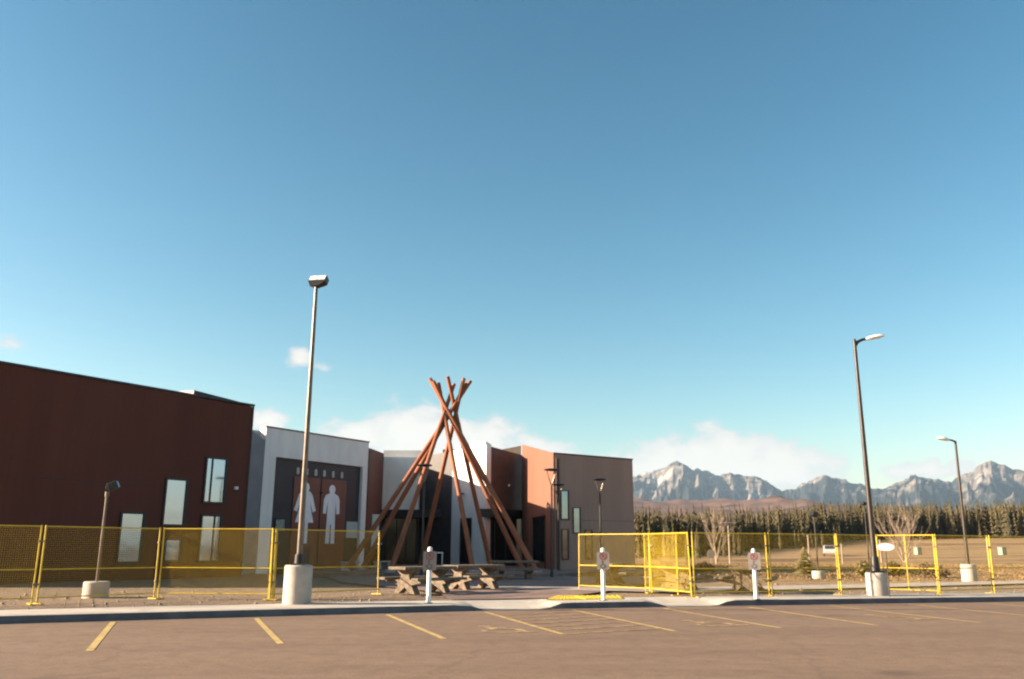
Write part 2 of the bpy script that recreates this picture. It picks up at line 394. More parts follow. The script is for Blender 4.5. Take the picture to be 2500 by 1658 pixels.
# ------------------------------------------------------------------ setting: terrain
def smooth01(t): t = max(0.0, min(1.0, t)); return t * t * (3 - 2 * t)
def terrain(x, y):
    """field level: flat round the lot, then rising gently, more so to the east"""
    r = math.hypot(x, y)
    if y <= 0: return -0.12
    a = math.degrees(math.atan2(x, y))
    k = 0.016 + 0.0125 * smooth01((a - 9) / 14)
    rise = k * (math.hypot(max(0, r - 92), 6) - 6) * (1 - 0.45 * smooth01((r - 350) / 900))
    und = 0.35 * noise.noise(Vector((x * 0.02, y * 0.03, 3.3))) * smooth01((r - 60) / 60)
    fade = smooth01((math.cos(R(a)) - 0.05) / 0.4)
    return -0.12 + min(rise + und, 26) * fade

radii = [0.0] + [3 * 1.09 ** i for i in range(97)]
angs = [i * 1.0 for i in range(-50, 60)] + [60 + i * 5.0 for i in range(51)]
vs, fs = [], []
for r in radii:
    for a in angs:
        x, y = r * math.sin(R(a)), r * math.cos(R(a)); vs.append((x, y, terrain(x, y)))
na = len(angs)
for i in range(len(radii) - 1):
    for j in range(na):
        k = (j + 1) % na
        fs.append((i * na + j, (i + 1) * na + j, (i + 1) * na + k, i * na + k))
g = MB(); g.v, g.f = vs, fs
tag(g.build('ground', 'field', smooth=True), kind='structure')

# kerb line: edge of the asphalt, left to right
K0 = [(-60, -4), (-40, 4.6), (-24, 11.0), (-16, 14.6), (-10, 17.5), (-6.34, 19.25), (-1.38, 21.5), (1.31, 22.6), (4.76, 23.75), (8.7, 24.9), (15.4, 26.8), (30, 30.8), (60, 38), (90, 44)]
def spline(P, step):
    P = [Vector((*p, 0)) for p in P]; out_ = []
    for i in range(len(P) - 1):
        p0, p1, p2, p3 = P[max(i - 1, 0)], P[i], P[i + 1], P[min(i + 2, len(P) - 1)]
        n = max(2, int((p2 - p1).length / step))
        for k in range(n):
            t = k / n
            out_.append(0.5 * ((2 * p1) + (p2 - p0) * t + (2 * p0 - 5 * p1 + 4 * p2 - p3) * t * t + (3 * p1 - p0 - 3 * p2 + p3) * t ** 3))
    out_.append(P[-1]); return out_
K = spline(K0, 0.3)
KN = []
for i in range(len(K)):
    d = (K[min(i + 1, len(K) - 1)] - K[max(i - 1, 0)]).normalized(); KN.append(Vector((-d.y, d.x, 0)))
def kerb_h(x):
    h = 0.15
    for a, b in ((-1.0, 1.25), (3.75, 5.9)):
        t = 1 - smooth01((abs(x - (a + b) / 2) - (b - a) / 2 + 0.45) / 0.6)
        h = min(h, 0.15 - 0.138 * t)
    return h
def ribbon(cols):
    """cols: list of point rows along the kerb, each row the cross-section"""
    m = MB(); n = len(cols[0])
    for c in cols: m.v += [tuple(p) for p in c]
    for i in range(len(cols) - 1):
        for j in range(n - 1): m.f.append((i * n + j, (i + 1) * n + j, (i + 1) * n + j + 1, i * n + j + 1))
    return m
rows = []
for p, nn_ in zip(K, KN):
    h = kerb_h(p.x)
    rows.append([p + nn_ * o + Vector((0, 0, z)) for o, z in ((0.03, h - 0.008), (0.05, h), (0.17, h + 0.002))])
kb = tag(ribbon(rows).build('kerb', 'kerb'), kind='structure')
M['kerbface'] = mat('dark_kerb_face', (0.125, 0.125, 0.135), (0.085, 0.085, 0.095), 2.0, 0.9, wear=((0.20, 0.18, 0.16), 1.3, 0.62, 0.8))  # upright face gets a darker tone than the kerb top
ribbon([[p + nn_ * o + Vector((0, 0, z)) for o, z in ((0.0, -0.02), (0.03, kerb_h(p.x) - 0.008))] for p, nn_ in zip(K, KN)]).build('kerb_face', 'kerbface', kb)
rows = []
for p, nn_ in zip(K, KN):
    h = kerb_h(p.x); hs = [h + (0.15 - h) * smooth01(t) for t in (0, .25, .5, .8, 1)]
    rows.append([p + nn_ * (0.172 + 1.55 * t) + Vector((0, 0, hh + 0.004)) for t, hh in zip((0, .25, .5, .8, 1), hs)] + [p + nn_ * 1.73 + Vector((0, 0, 0.05))])
tag(ribbon(rows).build('sidewalk', 'kerb'), kind='structure')

road = MB()
n = len(K)
road.v = [(p.x, p.y, 0) for p in K] + [(p.x * 1.0 + 8, -70 + 0.1 * p.x, 0) for p in K]
road.f = [(i, n + i, n + i + 1, i + 1) for i in range(n - 1)]
road = tag(road.build('road', 'asphalt'), kind='structure')

# gravel lot behind the sidewalk
lot = MB(); ny = 40
for p, nn_ in zip(K[::2], KN[::2]):
    b0 = p + nn_ * 1.68
    for j in range(ny + 1):
        t = (j / ny) ** 1.4; y = b0.y + (98 - b0.y) * t
        z = 0.125 + 0.03 * noise.noise(Vector((b0.x * 0.5, y * 0.5, 1))) * smooth01(t * 12)
        lot.v.append((b0.x, y, z))
nk = len(K[::2])
lot.f = [(i * (ny + 1) + j, (i + 1) * (ny + 1) + j, (i + 1) * (ny + 1) + j + 1, i * (ny + 1) + j + 1) for i in range(nk - 1) for j in range(ny)]
tag(lot.build('gravel_lot', 'lot', smooth=True), kind='structure')

def sheet(name, m, poly, z, parent=None):
    mb = MB(); mb.v = [(x, y, z) for x, y in poly]; mb.f = [tuple(range(len(poly)))]
    return mb.build(name, m, parent)
# paved plaza between the tables and the entrance
M['paver'] = mat('red_brown_paving', (0.216, 0.14, 0.108), (0.152, 0.096, 0.08), 3, 0.9, bump=0.4, bscale=20, wear=((0.288, 0.216, 0.168), 0.8, 0.55, 0.75))
M['walk'] = mat('pale_walk', (0.367, 0.32, 0.265), (0.281, 0.242, 0.203), 2, 0.9, bump=0.3, bscale=20)
tag(sheet('plaza_paving', 'paver', [(-6.5, 34), (-2.2, 27), (-1.6, 23.2), (1.2, 24.2), (4.0, 30.2), (6.5, 38), (6.8, 42.4), (-9.0, 42.4)], 0.175), kind='structure')
tag(MB().prism([(-10.2, 41.8), (1.5, 41.5), (2.9, 43.5), (7.6, 44.5), (8.2, 51.5), (2.2, 51.0), (0.7, 62.5), (-9.5, 65), (-9.0, 53), (-11.9, 45)], 0.0, 0.30).build('entrance_terrace', 'paver'), kind='structure')
tag(sheet('plaza_path', 'walk', [(-2.6, 31.6), (-2.0, 30.2), (5.0, 27.6), (12, 31.2), (26, 39), (26, 41.5), (11.5, 33.6), (4.8, 30.4)], 0.181), kind='structure')

# painted bay lines, accessible-bay symbols and the hatched aisle
def stripe(a, b, wd=0.11, name='parking_line', z=0.005, m='line'):
    a, b = Vector((*a, 0)), Vector((*b, 0)); d = (b - a).normalized(); q = Vector((-d.y, d.x, 0)) * wd / 2
    return sheet(name, m, [((a - q).x, (a - q).y), ((b - q).x, (b - q).y), ((b + q).x, (b + q).y), ((a + q).x, (a + q).y)], z, road)
for a, b in [((-10.55, 16.9), (-8.7, 12.2)), ((-8.0, 18.05), (-6.15, 13.2)), ((-5.44, 19.15), (-3.63, 14.25)), ((-2.79, 20.3), (-1.12, 15.16)), ((-0.60, 21.3), (0.94, 16.0)), ((1.56, 22.1), (3.07, 16.7)),
             ((3.93, 22.9), (5.26, 17.5)), ((6.29, 23.6), (7.45, 18.2)), ((8.7, 24.35), (9.95, 19.0)), ((11.2, 25.1), (12.5, 19.8)), ((13.8, 25.8), (15.2, 20.5)), ((16.4, 26.5), (17.8, 21.2)), ((19, 27.3), (20.4, 22))]:
    stripe(a, b)
for k in range(7):
    t = 0.08 + k * 0.135
    a = Vector((-0.60, 21.3)).lerp(Vector((0.94, 16.0)), min(t + 0.12, 1)); b = Vector((1.56, 22.1)).lerp(Vector((3.07, 16.7)), t)
    stripe(a, b, 0.10, 'hatch_line', 0.0065, 'faint')
def symbol(c, rz):
    q = Matrix.Translation((c[0], c[1], 0.006)) @ Matrix.Rotation(rz, 4, 'Z')
    mb = MB()
    ring = [(0.40 * math.cos(t), 0.40 * math.sin(t)) for t in [R(150 + 24 * i) for i in range(11)]]
    for i in range(10):
        (x0, y0), (x1, y1) = ring[i], ring[i + 1]
        mb.add([(x0, y0, 0), (x1, y1, 0), (x1 * .76, y1 * .76, 0), (x0 * .76, y0 * .76, 0)], [(0, 1, 2, 3)])
    for x0, x1, y0, y1 in ((-0.14, 0.0, 0.25, 0.85), (0.0, 0.34, 0.25, 0.37), (0.30, 0.44, -0.35, 0.25), (0.44, 0.62, -0.35, -0.23), (-0.0, 0.26, 0.55, 0.66)):
        mb.add([(x0, y0, 0.0005), (x1, y0, 0.0005), (x1, y1, 0.0005), (x0, y1, 0.0005)], [(0, 1, 2, 3)])
    mb.add([(-0.07 + 0.13 * math.cos(R(40 * i)), 1.02 + 0.13 * math.sin(R(40 * i)), 0) for i in range(9)], [tuple(range(9))])
    mb.xform(q).build('wheelchair_symbol', 'faint', road)
for c in ((-0.15, 16.6), (4.15, 18.2), (8.75, 20.0)): symbol(c, R(17))

# ------------------------------------------------------------------ far terrain
prof = [(-60, 3.0), (-48, 4.4), (-38, 3.6), (-27, 4.6), (-18, 3.9), (-9, 4.9), (0, 4.0), (5, 4.5), (8.15, 4.86), (9.15, 5.08), (10.14, 5.35), (10.9, 5.95), (11.95, 5.24), (13.04, 4.92), (14.4, 4.87), (15.6, 4.76), (16.52, 4.35), (17.4, 3.75),
        (18.5, 4.0), (19.93, 4.85), (20.79, 4.39), (22.14, 3.95), (23.09, 3.75), (24.1, 4.15), (25.09, 4.6), (26.02, 4.36), (27.03, 4.15), (28.11, 4.65), (29.18, 5.25), (29.91, 5.0), (30.79, 4.6), (34, 4.2), (38, 4.9), (44, 4.0), (52, 4.6), (62, 3.2)]
def lookup(P, a):
    for i in range(len(P) - 1):
        if a <= P[i + 1][0]:
            t = (a - P[i][0]) / (P[i + 1][0] - P[i][0]); return P[i][1] + (P[i + 1][1] - P[i][1]) * t
    return P[-1][1]
mt = MB(); RR = 8600
az_n, r_n = 900, 64
for i in range(az_n + 1):
    a = -60 + 122 * i / az_n
    H = RR * math.tan(R(lookup(prof, a) + 0.15 * noise.fractal(Vector((a * 1.3, 4.2, 0)), 0.6, 2.2, 4)))
    for j in range(r_n + 1):
        t = j / r_n; r = 5600 + 6000 * t
        x, y = r * math.sin(R(a)), r * math.cos(R(a))
        P = Vector((x, y, 0))
        rr = RR + 260 * noise.noise(P * 0.0011) 
        d = (r - rr); wd = 2700 if d < 0 else 2300
        q = max(0.0, 1 - abs(d) / wd)
        base = q ** 1.25
        sp = noise.ridged_multi_fractal(Vector((x * 0.0016, y * 0.0016, 7)), 0.9, 2.1, 5, 1.0, 2.0) / 2.6
        sp2 = noise.ridged_multi_fractal(Vector((a * 0.9, r * 0.0005, 2)), 0.9, 2.2, 4, 1.0, 2.0) / 2.6
        cut = q * (1 - q) * 4
        z = H * (base * (1 - 0.05 * (1 - sp)) + cut * (0.42 * (sp2 - 0.45) + 0.46 * (sp - 0.5)) + 0.035 * min(1, q * 2) * noise.fractal(P * 0.006, 0.7, 2.1, 4))
        mt.v.append((x, y, max(z, -30)))
mt.f = [(i * (r_n + 1) + j, i * (r_n + 1) + j + 1, (i + 1) * (r_n + 1) + j + 1, (i + 1) * (r_n + 1) + j) for i in range(az_n) for j in range(r_n)]
tag(mt.build('mountains', 'mountain'), kind='structure')

hprof = [(-60, 2.2), (-20, 2.8), (0, 3.0), (8.1, 3.1), (12, 2.88), (15.9, 2.7), (19, 2.72), (21.1, 2.62), (23.5, 2.4), (26, 2.15), (29.2, 2.0), (36, 2.2), (48, 2.6), (62, 1.8)]
hl = MB(); an2, rn2 = 420, 26
for i in range(an2 + 1):
    a = -60 + 122 * i / an2; H = 3400 * math.tan(R(lookup(hprof, a)))
    for j in range(rn2 + 1):
        t = j / rn2; r = 1500 + 3300 * t
        x, y = r * math.sin(R(a)), r * math.cos(R(a))
        q = smooth01(min(1, t / 0.576)) if t < 0.576 else 1 - smooth01((t - 0.576) / 0.424)
        z = 10 + H * q * (0.94 + 0.12 * noise.fractal(Vector((x, y, 0)) * 0.003, 0.8, 2.1, 4)) + 26 * noise.fractal(Vector((x, y, 5)) * 0.004, 0.8, 2.1, 4) * q
        hl.v.append((x, y, z if 0 < j < rn2 else -20))
hl.f = [(i * (rn2 + 1) + j, i * (rn2 + 1) + j + 1, (i + 1) * (rn2 + 1) + j + 1, (i + 1) * (rn2 + 1) + j) for i in range(an2) for j in range(rn2)]
tag(hl.build('foothills', 'hill', smooth=True), kind='structure')

# ------------------------------------------------------------------ buildings
def frame_of(A, B):
    """plan frame of a wall: x runs along it, -y faces out"""
    return math.atan2(B[1] - A[1], B[0] - A[0])
def loc2(A, rz, p):
    dx, dy = p[0] - A[0], p[1] - A[1]; c, s = math.cos(-rz), math.sin(-rz)
    return (dx * c - dy * s, dx * s + dy * c)
def window(parent, x0, x1, z0, z1, y=0.0, glass='mirror', mull=None, fw=0.085, deep=0.07):
    """frame standing proud of the wall with a recessed pane"""
    f = MB()
    f.box(x0, x1, y - deep, y + 0.01, z0, z0 + fw).box(x0, x1, y - deep, y + 0.01, z1 - fw, z1)
    f.box(x0, x0 + fw, y - deep, y + 0.01, z0 + fw, z1 - fw).box(x1 - fw, x1, y - deep, y + 0.01, z0 + fw, z1 - fw)
    f = f.build('window', 'frame', parent)
    xs = [x0 + fw] + ([mull] if mull else []) + [x1 - fw]
    for a, b in zip(xs[:-1], xs[1:]):
        MB().box(a + (0.02 if a != xs[0] else 0), b - (0.02 if b != xs[-1] else 0), y - 0.015, y + 0.005, z0 + fw, z1 - fw).build('pane', glass, f)
    if mull: MB().box(mull - 0.02, mull + 0.02, y - deep + 0.005, y + 0.005, z0 + fw, z1 - fw).build('mullion', 'frame', f)
    return f
def walls(root, A, rz, poly, zs, m, name='wall', z0=0.0):
    lp = [loc2(A, rz, p) for p in poly]
    ar = sum(lp[i][0] * lp[(i + 1) % len(lp)][1] - lp[(i + 1) % len(lp)][0] * lp[i][1] for i in range(len(lp)))
    zz = list(zs) if isinstance(zs, (list, tuple)) else [zs] * len(lp)
    if ar < 0: lp.reverse(); zz.reverse()
    return MB().prism(lp, z0, zz).build(name, m, root)

# left wing: tall red-brown box
A, B = (-20.3, 29.0), (-12.42, 40.67)
rz = frame_of(A, B); L = math.hypot(B[0] - A[0], B[1] - A[1])
b1 = thing('left_wing_building', (A[0], A[1], 0.1), rz, 'large red-brown clad building wing with tall staggered windows', 'building')
poly = [A, B, (-16.4, 45.2), (-27, 52), (-37, 38)]
walls(b1, A, rz, poly, 3.86, 'red_clad', 'lower_wall')
lp = [loc2(A, rz, p) for p in poly]
walls(b1, A, rz, poly, [7.95, 7.9, 7.9, 7.9, 7.95], 'red_clad', 'upper_wall', 3.885)
boxpart('joint', 'coping', b1, 0.02, L - 0.02, 0.02, 0.3, 3.855, 3.89)
cop = MB().box(-0.05, L + 0.05, -0.05, 0.25, 7.95, 8.03).build('coping', 'coping', b1)
boxpart('corner_trim', 'coping', b1, L - 0.03, L + 0.03, -0.03, 0.03, 0.16, 7.95)
# added shade block, then the low roof monitor that shows above the parapet
walls(b1, A, rz, [(-18.2, 43.2), (-18.0, 45.6), (-26.6, 50.8), (-30, 45)], 8.75, 'roofing', 'roof_shade_block', 7.9)  # unseen block added on the roof to cast shade over the log frame
rm = MB().prism([(11.0, 0.4), (13.9, 0.4), (13.9, 2.8), (11.0, 2.8)], 7.6, [8.30, 8.10, 8.12, 8.42]).build('roof_monitor', 'coping', b1)
for (x0, x1, z0, z1, mu) in ((7.88, 8.88, 0.74, 2.70, None), (9.78, 10.79, 2.26, 4.20, None), (11.71, 12.78, 3.30, 5.28, 12.03), (11.72, 12.74, 0.74, 2.72, 12.40), (10.02, 10.76, 0.76, 1.66, None),
                             (3.4, 4.4, 2.26, 4.2, None), (1.4, 2.4, 3.3, 5.28, None)):
    if x0 < 5: continue
    window(b1, x0 - 0.06, x1 + 0.06, z0 - 0.05, z1 + 0.05, 0.0, 'mirror', mu)
wl = MB().box(13.33, 13.47, -0.14, 0.0, 3.95, 4.08).build('wall_light', 'white', b1)

# washroom block: white portal frame round a dark recessed wall
A, B = (-13.02, 45.17), (-8.66, 51.86)
rz = frame_of(A, B); L = math.hypot(B[0] - A[0], B[1] - A[1])
b2 = thing('washroom_building', (A[0], A[1], 0.1), rz, 'white framed washroom block with giant woman and man figures', 'building')
dep = 0.20
boxpart('portal_leg', 'white_clad', b2, 0, 0.80, 0, dep + 0.3, 0, 6.05)
boxpart('portal_leg', 'white_clad', b2, 7.56, L, 0, dep + 0.3, 0, 6.05)
boxpart('portal_header', 'white_clad', b2, 0, L, 0, dep + 0.3, 6.05, 7.55)
boxpart('recessed_wall', 'navy', b2, 0.80, 7.56, dep, dep + 0.3, 0, 6.05)
boxpart('coping', 'coping', b2, -0.04, L + 0.04, -0.04, 0.3, 7.55, 7.62)
back = [(0, dep + 0.3), (L, dep + 0.3), (L - 1.0, 12), (-8, 14), (-8, 3), (-1.6, 1.2)]
MB().prism(back, 0, 7.4).build('block_wall', 'grey_clad', b2)
# return wall closing the gap to the left wing
MB().prism([(-2.2, -0.5), (-0.02, 0.02), (-0.02, 0.35), (-2.2, -0.2)], 0, [7.5, 6.85, 6.85, 7.5]).build('return_wall', 'returnclad', b2)
for x0, x1 in ((2.34, 4.31), (4.42, 6.41)):
    boxpart('figure_panel', 'rust_panel', b2, x0, x1, dep - 0.05, dep, 0.15, 5.14)
boxpart('panel_bracket', 'frame', b2, 4.30, 4.43, dep - 0.16, dep - 0.002, 4.28, 4.40)
def disc(cx, cz, r, n=18): return [(cx + r * math.cos(2 * math.pi * i / n), cz + r * 1.06 * math.sin(2 * math.pi * i / n)) for i in range(n)]
fy0, fy1 = dep - 0.075, dep - 0.055
mx_ = 5.25
man = MB().plate(disc(mx_, 4.58, 0.245), fy0, fy1)
man.plate([(mx_ - .36, 1.56), (mx_ - .06, 1.56), (mx_ - .045, 2.60), (mx_ + .045, 2.60), (mx_ + .06, 1.56), (mx_ + .36, 1.56), (mx_ + .31, 3.3), (mx_ + .30, 3.98),
           (mx_ + .42, 3.2), (mx_ + .65, 3.22), (mx_ + .62, 4.0), (mx_ + .50, 4.24), (mx_ + .15, 4.38), (mx_ + .12, 4.45), (mx_ - .12, 4.45), (mx_ - .15, 4.38), (mx_ - .50, 4.24), (mx_ - .62, 4.0), (mx_ - .65, 3.22), (mx_ - .42, 3.2), (mx_ - .30, 3.98), (mx_ - .31, 3.3)], fy0 - .003, fy1 - .003)
man.build('man_figure', 'pict', b2)
wx = 3.23
wom = MB().plate(disc(wx, 4.58, 0.245), fy0, fy1)
wom.plate([(wx - .27, 1.56), (wx - .05, 1.56), (wx - .05, 2.68), (wx + .05, 2.68), (wx + .05, 1.56), (wx + .27, 1.56), (wx + .27, 2.68), (wx + .67, 2.68), (wx + .29, 3.9),
           (wx + .60, 3.24), (wx + .80, 3.34), (wx + .50, 4.18), (wx + .32, 4.36), (wx + .12, 4.40), (wx + .10, 4.46), (wx - .10, 4.46), (wx - .12, 4.40), (wx - .32, 4.36), (wx - .50, 4.18), (wx - .80, 3.34), (wx - .60, 3.24), (wx - .29, 3.9), (wx - .67, 2.68), (wx - .27, 2.68)], fy0 - .003, fy1 - .003)
wom.build('woman_figure', 'pict', b2)
# six small figure-eight marks in a row above the panels
for cx in (2.58, 3.24, 3.93, 4.59, 5.29, 6.00):
    mb = MB()
    for cz, ro, ri in ((5.54, 0.095, 0.035), (5.37, 0.105, 0.04)):
        nseg = 12
        for i in range(nseg):
            t0, t1 = 2 * math.pi * i / nseg, 2 * math.pi * (i + 1) / nseg
            mb.plate([(cx + ri * math.cos(t0), cz + ri * math.sin(t0)), (cx + ro * math.cos(t0), cz + ro * math.sin(t0)), (cx + ro * math.cos(t1), cz + ro * math.sin(t1)), (cx + ri * math.cos(t1), cz + ri * math.sin(t1))], dep - .04, dep - .001)
    mb.build('sign_mark', 'mark', b2)
boxpart('poster_case', 'frame', b2, 1.17, 1.89, dep - 0.06, dep - .002, 2.15, 2.85)
boxpart('poster', 'poster', b2, 1.23, 1.83, dep - 0.07, dep - .061, 2.21, 2.79)
boxpart('notice_board', 'notice', b2, 6.58, 7.50, dep - 0.05, dep - .002, 1.9, 2.82)
boxpart('door', 'slate_clad', b2, 2.8, 3.8, dep - .062, dep - .052, 0.15, 1.4)

# entrance block: folded facade of white, slate and brown walls behind the log frame
b3 = thing('entrance_building', (-8.67, 52.4, 0.1), 0, 'folded white and dark entrance block behind the log frame', 'building')
A3 = (-8.67, 52.4)
def w3(poly, zs, m, name='wall', z0=0.0): return walls(b3, A3, 0, poly, zs, m, name, z0)
w3([(-8.67, 52.3), (-9.6, 64.5), (-14, 66), (-13, 53)], [7.27, 8.24, 8.24, 7.27], 'red_clad', 'side_wall')
w3([(-9.62, 64.6), (-6.9, 64.9), (-6.9, 72), (-11, 72)], 8.0, 'white_clad', 'grey_front_wall', 4.05)
w3([(-9.62, 64.66), (-6.9, 64.96), (-6.9, 72), (-11, 72)], 4.05, 'slate_clad', 'lower_wall')
w3([(-6.85, 65.0), (-4.3, 62.6), (-3.5, 66), (-6, 70)], [8.1, 8.2, 8.2, 8.1], 'slate_clad', 'slate_wall')
w3([(-4.28, 62.5), (-1.73, 59.0), (-1.41, 59.6), (-3.2, 65)], [8.24, 8.3, 8.24, 8.2], 'white_clad', 'white_wall', 3.40)
w3([(-4.28, 62.5), (-3.62, 61.6), (-3.1, 63.2), (-3.9, 64)], 3.40, 'white_clad', 'pier')
w3([(-2.72, 60.36), (-1.73, 59.0), (-1.41, 59.6), (-2.2, 61.6)], 3.40, 'white_clad', 'pier')
w3([(-3.66, 61.75), (-2.68, 60.4), (-2.1, 61.8), (-3.1, 63.2)], 3.40, 'darkglass', 'glazing')
w3([(-1.40, 59.62), (0.78, 62.0), (0.6, 68), (-3, 68)], [8.24, 7.9, 7.9, 8.24], 'brown_clad', 'brown_wall')
w3([(-1.6, 63.5), (0.72, 63.4), (0.7, 66), (-1.7, 66)], [8.3, 8.75, 8.75, 8.3], 'tan_roof', 'roof_block', 7.5)
w3([(-3.2, 66.2), (-2.0, 65.6), (-1.6, 68), (-3.0, 68)], 9.35, 'white_clad', 'roof_block', 7.5)
w3([(-5.3, 66.2), (-3.6, 66.4), (-3.6, 68), (-5.3, 68)], 8.75, 'tan_roof', 'roof_block', 7.5)
w3([(-10, 67), (-7.1, 67), (-7.1, 69), (-10, 69)], 8.75, 'grey_clad', 'roof_unit', 7.5)
# canopies and entrance glazing
w3([(-9.5, 63.4), (-5.6, 63.2), (-5.0, 63.15), (-6.9, 64.85), (-9.6, 64.6)], 4.05, 'coping', 'canopy', 3.5)
w3([(-9.3, 64.5), (-7.0, 64.75), (-7.0, 64.95), (-9.3, 64.7)], 3.45, 'darkglass', 'glazing', 0.05)
w3([(-2.2, 58.9), (-1.25, 58.9), (0.85, 61.3), (0.76, 61.95), (-1.40, 59.6)], 3.95, 'coping', 'canopy', 3.4)
w3([(-1.30, 59.66), (0.70, 61.85), (0.66, 61.95), (-1.30, 59.82)], 3.35, 'darkglass', 'glazing', 0.05)
for k in range(4):
    x = -9.2 + k * 0.72; boxpart('mullion', 'frame', b3, x - A3[0], x - A3[0] + 0.06, 64.42 - A3[1] + k * 0.078, 64.6 - A3[1] + k * 0.078, 0.05, 3.45)
for k in range(3):
    x, y = -1.15 + k * 0.75, 59.74 + k * 0.82
    boxpart('mullion', 'frame', b3, x - A3[0], x - A3[0] + 0.06, y - A3[1] - 0.06, y - A3[1] + 0.1, 0.05, 3.35)
MB().box(0.34 - A3[0] - .55, 0.34 - A3[0] - .43, 60.9 - A3[1] - 0.12, 60.9 - A3[1] + .6, 5.6, 5.72).build('wall_light', 'white', b3)
MB().box(-3.55 - A3[0], -3.35 - A3[0], 61.0 - A3[1], 61.5 - A3[1], 5.05, 5.12).build('wall_light', 'black', b3)

# right wing: rust flank, taupe front
A, B = (2.57, 51.2), (7.48, 53.0)
rz = frame_of(A, B); L = math.hypot(B[0] - A[0], B[1] - A[1])
b4 = thing('right_wing_building', (A[0], A[1], 0.1), rz, 'building wing with sunlit rust flank and taupe front with slit windows', 'building')
tp = [(2.57, 51.2), (7.48, 53.0), (8.15, 61), (0.86, 61.5)]
lpq = [loc2(A, rz, p) for p in tp]
walls(b4, A, rz, tp, [2.98, 2.98, 2.98, 2.98], 'taupe_clad', 'lower_wall')
walls(b4, A, rz, tp, [6.87, 6.70, 6.70, 6.87], 'taupe_clad', 'upper_wall', 3.0)
boxpart('joint', 'coping', b4, 0.03, L - 0.03, 0.03, 0.3, 2.975, 3.005)
# flank cladding
fa = (0.82, 61.46); frz = frame_of(fa, A)
fl = MB(); FL = math.hypot(A[0] - fa[0], A[1] - fa[1])
fl.add([(0, -0.06, 0), (FL, -0.06, 0), (FL, 0.0, 0), (0, 0.0, 0), (0, -0.06, 8.6), (FL, -0.06, 6.9), (FL, 0, 6.9), (0, 0, 8.6)],
       [(0, 3, 2, 1), (4, 5, 6, 7), (0, 1, 5, 4), (1, 2, 6, 5), (2, 3, 7, 6), (3, 0, 4, 7)])
flank = fl.build('flank_wall', 'orange_clad', b4)
flank.matrix_local = Matrix.Rotation(-rz, 4, 'Z') @ Matrix.Translation((fa[0] - A[0], fa[1] - A[1], 0)) @ Matrix.Rotation(frz, 4, 'Z')
boxpart('door', 'darkglass', flank, 4.3, 7.9, -0.10, -0.062, 0.55, 3.25)
MB().box(4.2, 8.0, -0.12, -0.063, 3.25, 3.35).box(4.2, 4.3, -0.12, -0.063, 0.0, 3.25).box(7.9, 8.0, -0.12, -0.063, 0.0, 3.25).build('door_frame', 'frame', flank)
boxpart('wall_light', 'white', flank, 9.2, 9.32, -0.2, -0.062, 3.75, 3.9)
cp = MB().add([(-0.03, -0.04, 6.87), (L + 0.03, -0.04, 6.70), (L + 0.03, 0.2, 6.72), (-0.03, 0.2, 6.89), (-0.03, -0.04, 6.94), (L + 0.03, -0.04, 6.77), (L + 0.03, 0.2, 6.77), (-0.03, 0.2, 6.94)],
              [(0, 3, 2, 1), (4, 5, 6, 7), (0, 1, 5, 4), (1, 2, 6, 5), (2, 3, 7, 6), (3, 0, 4, 7)]).build('coping', 'coping', b4)
for x0, x1, z0, z1, gl in ((0.38, 0.89, 2.93 + 0.09, 4.72, 'mirror'), (1.16, 1.64, 2.24, 3.74, 'mirror'), (0.41, 0.86, 0.72, 2.48, 'dimglass'), (1.93, 2.40, 0.72, 2.44, 'dimglass')):
    window(b4, x0, x1, z0, z1, 0.0, gl, None, 0.045)
for x in (0.10, 0.24): MB().tube((x, -0.06, 0.05), (x, -0.06, 6.6), 0.04, n=8).build('downpipe', 'brown_clad', b4)

# ------------------------------------------------------------------ log tipi frame
SC = (1.5 - 0.30) / (1.5 - 0.1)
tp_ = thing('log_tipi_frame', (-3.9 * SC, 54.2 * SC, 0.30), 0, 'tall frame of eight crossed reddish logs standing on the plaza', 'tipi frame')
poles = [((1.54, 51.9), (-5.32, 54.57, 12.14), .215), ((-6.87, 50.3), (-3.76, 54.82, 11.85), .20), ((-2.11, 50.6), (-4.77, 54.78, 11.89), .19), ((-9.85, 52.5), (-2.67, 54.47, 12.0), .20),
         ((-9.39, 55.5), (-2.88, 53.99, 11.77), .21), ((-5.95, 57.5), (-3.06, 53.67, 12.03), .20), ((-1.25, 57.5), (-4.11, 53.67, 12.13), .20), ((0.79, 55.0), (-5.05, 54.07, 11.91), .20)]
for (fx, fy), top, r in poles:
    a = Vector(((fx + 3.9) * SC, (fy - 54.2) * SC, -0.05)); b = Vector(((top[0] + 3.9) * SC, (top[1] - 54.2) * SC, (top[2] - 0.1) * SC))
    ax = b - a; Lp = ax.length; mb = MB(); prof_ = []
    nst = 14
    for k in range(nst + 1):
        t = k / nst; prof_.append(((r * 0.71 * (1 - 0.28 * t)) * (1 + 0.05 * noise.noise(Vector((k * 0.7, fx, fy)))), Lp * t))
    mb.lathe(prof_, n=14)
    o = mb.build('log_pole', 'log', tp_, smooth=True)
    o.matrix_local = Matrix.Translation(a) @ ax.to_track_quat('Z', 'Y').to_matrix().to_4x4()
    ft = MB().lathe([(0.24, -0.1), (0.24, 0.10), (0.20, 0.13)], n=14).build('footing', 'concrete', tp_); ft.location = (a.x, a.y, 0)

